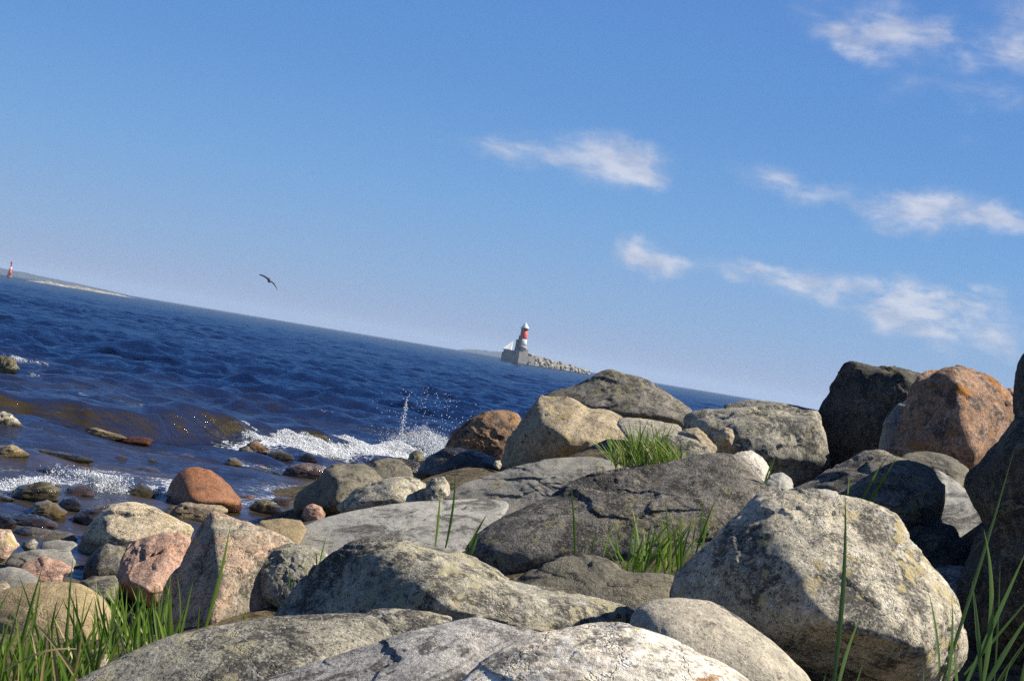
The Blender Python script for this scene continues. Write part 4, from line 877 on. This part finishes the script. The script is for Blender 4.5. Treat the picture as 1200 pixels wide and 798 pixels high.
# ------------------------------------------------------------------ far things: lighthouse, pier, breakwater
DL = 815.0; PXM = DL/F                      # metres per photo pixel there
b0 = W(606.7, 425.6); b0 = b0*1.0
sc_ = DL/np.dot(b0-CAM, fw)
org = P(606.7, 425.3, DL); org[2] = 0.0
vx = np.array([org[0], org[1], 0]); vx /= np.linalg.norm(vx); lat = np.array([vx[1], -vx[0], 0])
def far(r, up, dz=0.0):    # photo pixels right, up of the pier corner; metres back
    return org+lat*(r*PXM)+vx*dz+np.array([0, 0, up*PXM])
def prism(pts, z0, z1):
    bm = bmesh.new(); lo = [bm.verts.new((p[0], p[1], z0)) for p in pts]; hi = [bm.verts.new((p[0], p[1], z1)) for p in pts]
    n = len(pts); bm.faces.new(lo[::-1]); bm.faces.new(hi)
    for i in range(n): bm.faces.new((lo[i], lo[(i+1) % n], hi[(i+1) % n], hi[i]))
    return bm
def ring(c, rad, n=24): return [(c[0]+rad*math.cos(i/n*2*math.pi), c[1]+rad*math.sin(i/n*2*math.pi)) for i in range(n)]
def lathe(prof, n=28):
    bm = bmesh.new(); rows = [[bm.verts.new((r*math.cos(i/n*2*math.pi), r*math.sin(i/n*2*math.pi), z_)) for i in range(n)] for r, z_ in prof]
    for a, b in zip(rows[:-1], rows[1:]):
        for i in range(n): bm.faces.new((a[i], a[(i+1) % n], b[(i+1) % n], b[i]))
    bm.faces.new(rows[0][::-1]); bm.faces.new(rows[-1]); return bm
stoneM = simple_mat('pier_masonry', (.27, .25, .22), .9, .35, .5, .6)
darkM = simple_mat('grey_render', (.10, .105, .11), .85, .2, .5)
whiteM = simple_mat('white_paint', (.80, .80, .78), .5, .05, .4)
redM = simple_mat('red_paint', (.55, .055, .03), .5, .1, .4)
glassM = simple_mat('dark_lantern_glass', (.03, .035, .04), .15, .1, .5, spec=.6)
greyM = simple_mat('pale_grey_plaster', (.30, .30, .28), .85, .2, .5)
greyM2 = simple_mat('worn_whitewash', (.50, .50, .48), .8, .3, .6)
def loc2(a, b):  # pier axes: a along the lit wall going right-back, b along the dark wall going left-back
    da = lat*math.cos(math.radians(32))+vx*math.sin(math.radians(32)); db = -lat*math.cos(math.radians(28))+vx*math.sin(math.radians(28))
    q = org+da*a+db*b; return q
def quad(a0, b0_, a1, b1): return [loc2(a0, b0_), loc2(a1, b0_), loc2(a1, b1), loc2(a0, b1)]
pr = empty('stone_pier', org, 'stone pier head carrying the lighthouse, its left wall in shade', 'pier')
def rel(bm): bmesh.ops.translate(bm, verts=bm.verts, vec=Vector(-org)); return bm
obj_bm('wall', rel(prism(quad(0, 0, 10.5, 10.6), -2.0, 10*PXM)), stoneM, pr)
obj_bm('parapet', rel(prism(quad(.4, .5, 1.4, 10.2), 10*PXM, 13.7*PXM)), stoneM, pr)
obj_bm('plinth', rel(prism(quad(2.3, 1.4, 6.9, 5.6), 10*PXM, 17*PXM)), stoneM, pr)
tb = loc2(4.5, 3.4); tb[2] = 17*PXM
lh = empty('lighthouse', tb, 'round lighthouse with white lower tower, red upper tower and white cap', 'lighthouse')
h1, h2, h3 = 9.6*PXM, 22.5*PXM, 27.5*PXM
obj_bm('tower', lathe([(2.75, 0), (2.6, 4*PXM)]), stoneM, lh, smooth=True); obj_bm('lower_tower', lathe([(2.4, 4*PXM), (2.3, 7*PXM), (2.1, h1+2*PXM)]), greyM2, lh, smooth=True)
obj_bm('upper_tower', lathe([(2.0, h1+2*PXM), (1.95, h1+5*PXM), (1.9, h2+1.2*PXM)]), redM, lh, smooth=True)
obj_bm('gallery', lathe([(2.6, h2+1.0*PXM), (2.6, h2+1.5*PXM), (2.45, h2+1.5*PXM), (2.45, h2+1.05*PXM)]), darkM, lh)
obj_bm('lantern', lathe([(1.55, h2+1.4*PXM), (1.55, h2+2.4*PXM)]), glassM, lh, smooth=True)
rf_ = obj_bm('roof', lathe([(2.2, h2+2.2*PXM), (2.15, h2+2.8*PXM), (.5, h3+2.6*PXM), (.25, h3+3.4*PXM)]), whiteM, lh, smooth=True)
obj_bm('finial', lathe([(.16, h3+3.2*PXM), (.16, h3+4.6*PXM)]), whiteM, rf_)
bl = far(-3.3, 0, 2.0); bl[2] = 10*PXM
wh = empty('keeper_hut', bl, 'tall grey hut standing left of the lighthouse tower', 'hut')
hb = bmesh.new(); bmesh.ops.create_cube(hb, size=1); bmesh.ops.scale(hb, verts=hb.verts, vec=(2.6, 2.4, 17*PXM)); bmesh.ops.translate(hb, verts=hb.verts, vec=(0, 0, 8.5*PXM)); obj_bm('wall', hb, darkM, wh)
hb = bmesh.new(); bmesh.ops.create_cube(hb, size=1); bmesh.ops.scale(hb, verts=hb.verts, vec=(1.5, 1.3, 5*PXM)); bmesh.ops.translate(hb, verts=hb.verts, vec=(.55, 0, 19.6*PXM)); obj_bm('roof', hb, darkM, wh)
hb = bmesh.new(); bmesh.ops.create_cube(hb, size=1); bmesh.ops.scale(hb, verts=hb.verts, vec=(.9, .08, 2.0)); bmesh.ops.translate(hb, verts=hb.verts, vec=(.2, -1.25, 1.01)); obj_bm('door', hb, greyM, wh)
# sailing boat behind the pier
sb = far(-14, 0, 22.0); sb[2] = 0.15
bo = empty('sailing_boat', sb, 'small boat behind the pier, only its white triangular sail showing', 'boat')
bm = bmesh.new(); st_ = []
for u, wdt, zk in ((-3.2, .75, .7), (-1.8, 1.05, .62), (0, 1.1, .6), (1.8, .8, .68), (3.4, .06, .9)):
    st_.append([bm.verts.new((u, -wdt, zk)), bm.verts.new((u, -wdt*.6, .0)), bm.verts.new((u, 0, -.25)), bm.verts.new((u, wdt*.6, 0)), bm.verts.new((u, wdt, zk))])
for a, b in zip(st_[:-1], st_[1:]):
    for i in range(4): bm.faces.new((a[i], b[i], b[i+1], a[i+1]))
    bm.faces.new((a[4], b[4], b[0], a[0]))
bm.faces.new(st_[0]); bm.faces.new(st_[-1][::-1]); obj_bm('hull', bm, whiteM, bo); bo.rotation_euler = (0, 0, math.radians(38)); bo.scale = (1.22, 1.22, 1.0)
bm = lathe([(.07, 0.5), (.05, 11.6)], 8); bmesh.ops.translate(bm, verts=bm.verts, vec=(2.3, 0, 0)); obj_bm('mast', bm, darkM, bo)
bm = bmesh.new(); n_ = 10; rows = []
for i in range(n_+1):
    u = i/n_; zz_ = 6.0+u*5.4; xr = 2.2; xl = 2.2-5.6*(1-u)*1.0; row = []
    for j in range(6):
        w_ = j/5; row.append(bm.verts.new((xl+(xr-xl)*w_+1.1*u*(1-w_)*0, .45*math.sin(math.pi*w_)*(1-u), zz_)))
    rows.append(row)
for a, b in zip(rows[:-1], rows[1:]):
    for j in range(5): bm.faces.new((a[j], a[j+1], b[j+1], b[j]))
bmesh.ops.remove_doubles(bm, verts=bm.verts, dist=.001)
sailo = obj_bm('sail', bm, whiteM, bo, smooth=True); sm_ = sailo.modifiers.new('thick', 'SOLIDIFY'); sm_.thickness = .03

# breakwater boulders
protoM = [rock_mat('breakwater_granite', (.36, .33, .27), (.26, .24, .20), dark_amt=.3, sc=.35, speck=.4, pale_amt=.5),
          rock_mat('breakwater_dark_granite', (.17, .16, .14), (.12, .115, .10), dark_amt=.4, sc=.35, speck=.4)]
protos = []
for k in range(6):
    V, Fc = ico(3); rs = np.random.RandomState(100+k)
    ns = rs.normal(size=(16, 3)); ns /= np.linalg.norm(ns, axis=1)[:, None]; ds = rs.uniform(.6, 1, 16)
    t_ = np.clip(V@ns.T/ds, 0, None); rad = np.minimum(1.1, (t_**20).sum(1)**(-1/20)); Vv = V*rad[:, None]*np.array([1.15, .95, .8])
    protos.append((Vv, Fc))
meshes = []
bs = np.random.RandomState(5)
core = []
def bw(u):   # crest line of the breakwater, u 0..1
    r_ = 13+u*84; dz = 6+u*120; return r_, dz
cnt = 0
for i in range(150):
    u = bs.uniform(0, 1)**.85; v = bs.uniform(0, 1)
    r_, dz = bw(u); top = (14.5-10.0*u)*PXM
    q = far(r_, 0, 0)+vx*(dz+ (v-.5)*6.5-1.0)
    q = q + lat*0
    zz_ = top*(1-abs(v-.62)/.62)*.95
    R_ = bs.uniform(.9, 1.7)
    k = i % 12
    if k < len(meshes): me = meshes[k]
    else:
        Vv, Fc = protos[k % 6]; tmp = mesh_np('boulder', Vv, Fc, protoM[0 if (k % 12) < 8 else 1]); me = tmp.data; meshes.append(me); bpy.data.objects.remove(tmp)
    o_ = bpy.data.objects.new('breakwater_boulder', me); COL.objects.link(o_)
    o_.location = (q[0], q[1], zz_-.2); o_.scale = (R_, R_, R_*.9); o_.rotation_euler = (bs.uniform(-.4, .4), bs.uniform(-.4, .4), bs.uniform(0, 6.28))
    tag(o_, 'grey boulder heaped on the breakwater beyond the lighthouse', 'boulder', 'boulders heaped on the far breakwater')
# rubble core under them
prof_ = []
bm = bmesh.new(); rows = []
for i in range(17):
    u = i/16; r_, dz = bw(u); top = (14.0-10.0*u)*PXM; row = []
    for v, hh in ((-4.5, -1.5), (-1.6, top*.55), (.6, top*.92), (2.0, top*.92), (4.5, -1.5)):
        q = far(r_, 0, 0)+vx*(dz+v); row.append(bm.verts.new((q[0]-org[0], q[1]-org[1], hh)))
    rows.append(row)
for a, b in zip(rows[:-1], rows[1:]):
    for j in range(4): bm.faces.new((a[j], b[j], b[j+1], a[j+1]))
bm.faces.new(rows[0]); bm.faces.new(rows[-1][::-1])
o_ = obj_bm('breakwater', bm, protoM[1], None, org); tag(o_, 'low rubble breakwater running right from the lighthouse pier', 'breakwater')

# --- left horizon: beacon, reef, hills
DB = 1250.0; k_ = DB/F
q = P(11, 323.8, DB); q[2] = 0
bc = empty('sea_beacon', q, 'red sea beacon with a white band near the left horizon', 'beacon')
obj_bm('base', lathe([(2.3, -1), (2.2, 1.0), (1.9, 1.6)], 16), simple_mat('beacon_concrete', (.16, .14, .13), .9), bc)
obj_bm('tower', lathe([(1.7, 1.6), (1.1, 6.6)], 16), redM, bc, smooth=True)
obj_bm('band', lathe([(1.12, 6.6), (.85, 8.4)], 16), whiteM, bc, smooth=True)
obj_bm('topmast', lathe([(.5, 8.4), (.42, 11.2), (.8, 11.25), (.85, 12.8), (.2, 13.4)], 16), redM, bc, smooth=True)

def ridge(name, a, b, D, hfun, mat, thick, n=120, noise=.25, seed=0, z0=-2.0):
    A, B = P(a, 0, D), P(b, 0, D); A[2] = B[2] = 0
    # place on the horizon bearing of those columns
    A = W(a, 321+a*.166+6); A = A/np.linalg.norm(A[:2])*D; B = W(b, 321+b*.166+6); B = B/np.linalg.norm(B[:2])*D
    u = np.linspace(0, 1, n); v = np.linspace(-1, 1, 15)
    base_ = A[None, :2]+(B-A)[None, :2]*u[:, None]; dirv = A[:2]/np.linalg.norm(A[:2])
    U, Vv = np.meshgrid(u, v, indexing='ij')
    XY = base_[:, None, :]+dirv[None, None, :]*(Vv*thick)[..., None]
    hN = 1+noise*fbm(np.stack([U.ravel()*22, Vv.ravel()*2+seed, 0*U.ravel()], 1), 4).reshape(U.shape)*2
    Z = hfun(U)*np.sqrt(np.clip(1-Vv**2, 0, 1))*hN+z0*(np.abs(Vv) > .99)
    idx = np.arange(U.size).reshape(U.shape); Fc = np.stack([idx[:-1, :-1], idx[1:, :-1], idx[1:, 1:], idx[:-1, 1:]], -1).reshape(-1, 4)
    return mesh_np(name, np.stack([XY[..., 0].ravel(), XY[..., 1].ravel(), Z.ravel()], 1), Fc, mat)
forestM = simple_mat('distant_forest', (.02, .035, .03), .95, .4, .02, .3)
hl = ridge('hills', -260, 128, 5200, lambda u: 34*np.clip(1-u, 0, 1)**.55*np.clip(u*8+.3, 0, 1), forestM, 380, seed=3); tag(hl, kind='structure')
hl = ridge('hills', 536, 640, 5600, lambda u: 17*np.sin(np.clip(u, 0, 1)*math.pi)**.6, forestM, 260, seed=8); tag(hl, kind='structure')
reefM = simple_mat('bare_reef_rock', (.27, .255, .23), .9, .5, .12, .4)
rf2 = ridge('skerry', 30, 156, 1150, lambda u: (1.1+.6*np.sin(u*9)**2)*np.clip(u*5, 0, 1)*np.clip((1-u)*3.5, 0.05, 1), reefM, 30, n=220, noise=.45, seed=5)
tag(rf2, 'long low pale skerry on the horizon right of the red beacon', 'skerry')

# --- gull in flight
gm = simple_mat('gull_plumage', (.13, .15, .19), .8, .2, 6)
q = P(315.5, 329, 85)
bm = bmesh.new()
secs = []
for (yy_, zz_, ch, th_) in ((-.56, .12, .05, .02), (-.46, .14, .11, .035), (-.30, .13, .17, .05), (-.12, .08, .20, .055), (-.05, .03, .42, .10), (0, .02, .52, .115), (.05, .02, .42, .10), (.12, .01, .20, .055), (.28, -.06, .17, .05), (.42, -.17, .11, .035), (.54, -.29, .05, .02)):
    secs.append([bm.verts.new((yy_, ch*.5*math.cos(a), zz_+th_*math.sin(a))) for a in [i/10*2*math.pi for i in range(10)]])
for a, b in zip(secs[:-1], secs[1:]):
    for i in range(10): bm.faces.new((a[i], a[(i+1) % 10], b[(i+1) % 10], b[i]))
bm.faces.new(secs[0][::-1]); bm.faces.new(secs[-1])
gl_ = obj_bm('gull', bm, gm, None, q, True); gl_.rotation_euler = (math.radians(12), math.radians(7), math.radians(15))
gl_.scale = (1.1, .8, 1.3)
tag(gl_, 'grey gull gliding above the sea with drooping wings', 'bird')

# ------------------------------------------------------------------ sea air
hm = bpy.data.materials.new('haze'); hm.use_nodes = True; t = hm.node_tree; t.nodes.clear(); o = nd(t, 'ShaderNodeOutputMaterial')
pv = nd(t, 'ShaderNodeVolumePrincipled', ins={'Density': 1.15e-4, 'Color': (.60, .76, 1, 1), 'Anisotropy': 0.1}); t.links.new(pv.outputs[0], o.inputs['Volume'])
hb = bmesh.new(); bmesh.ops.create_cube(hb, size=2); bmesh.ops.scale(hb, verts=hb.verts, vec=(9600, 9600, 36)); bmesh.ops.translate(hb, verts=hb.verts, vec=(0, 0, 28))
hz_ = obj_bm('haze', hb, hm); tag(hz_, kind='stuff')
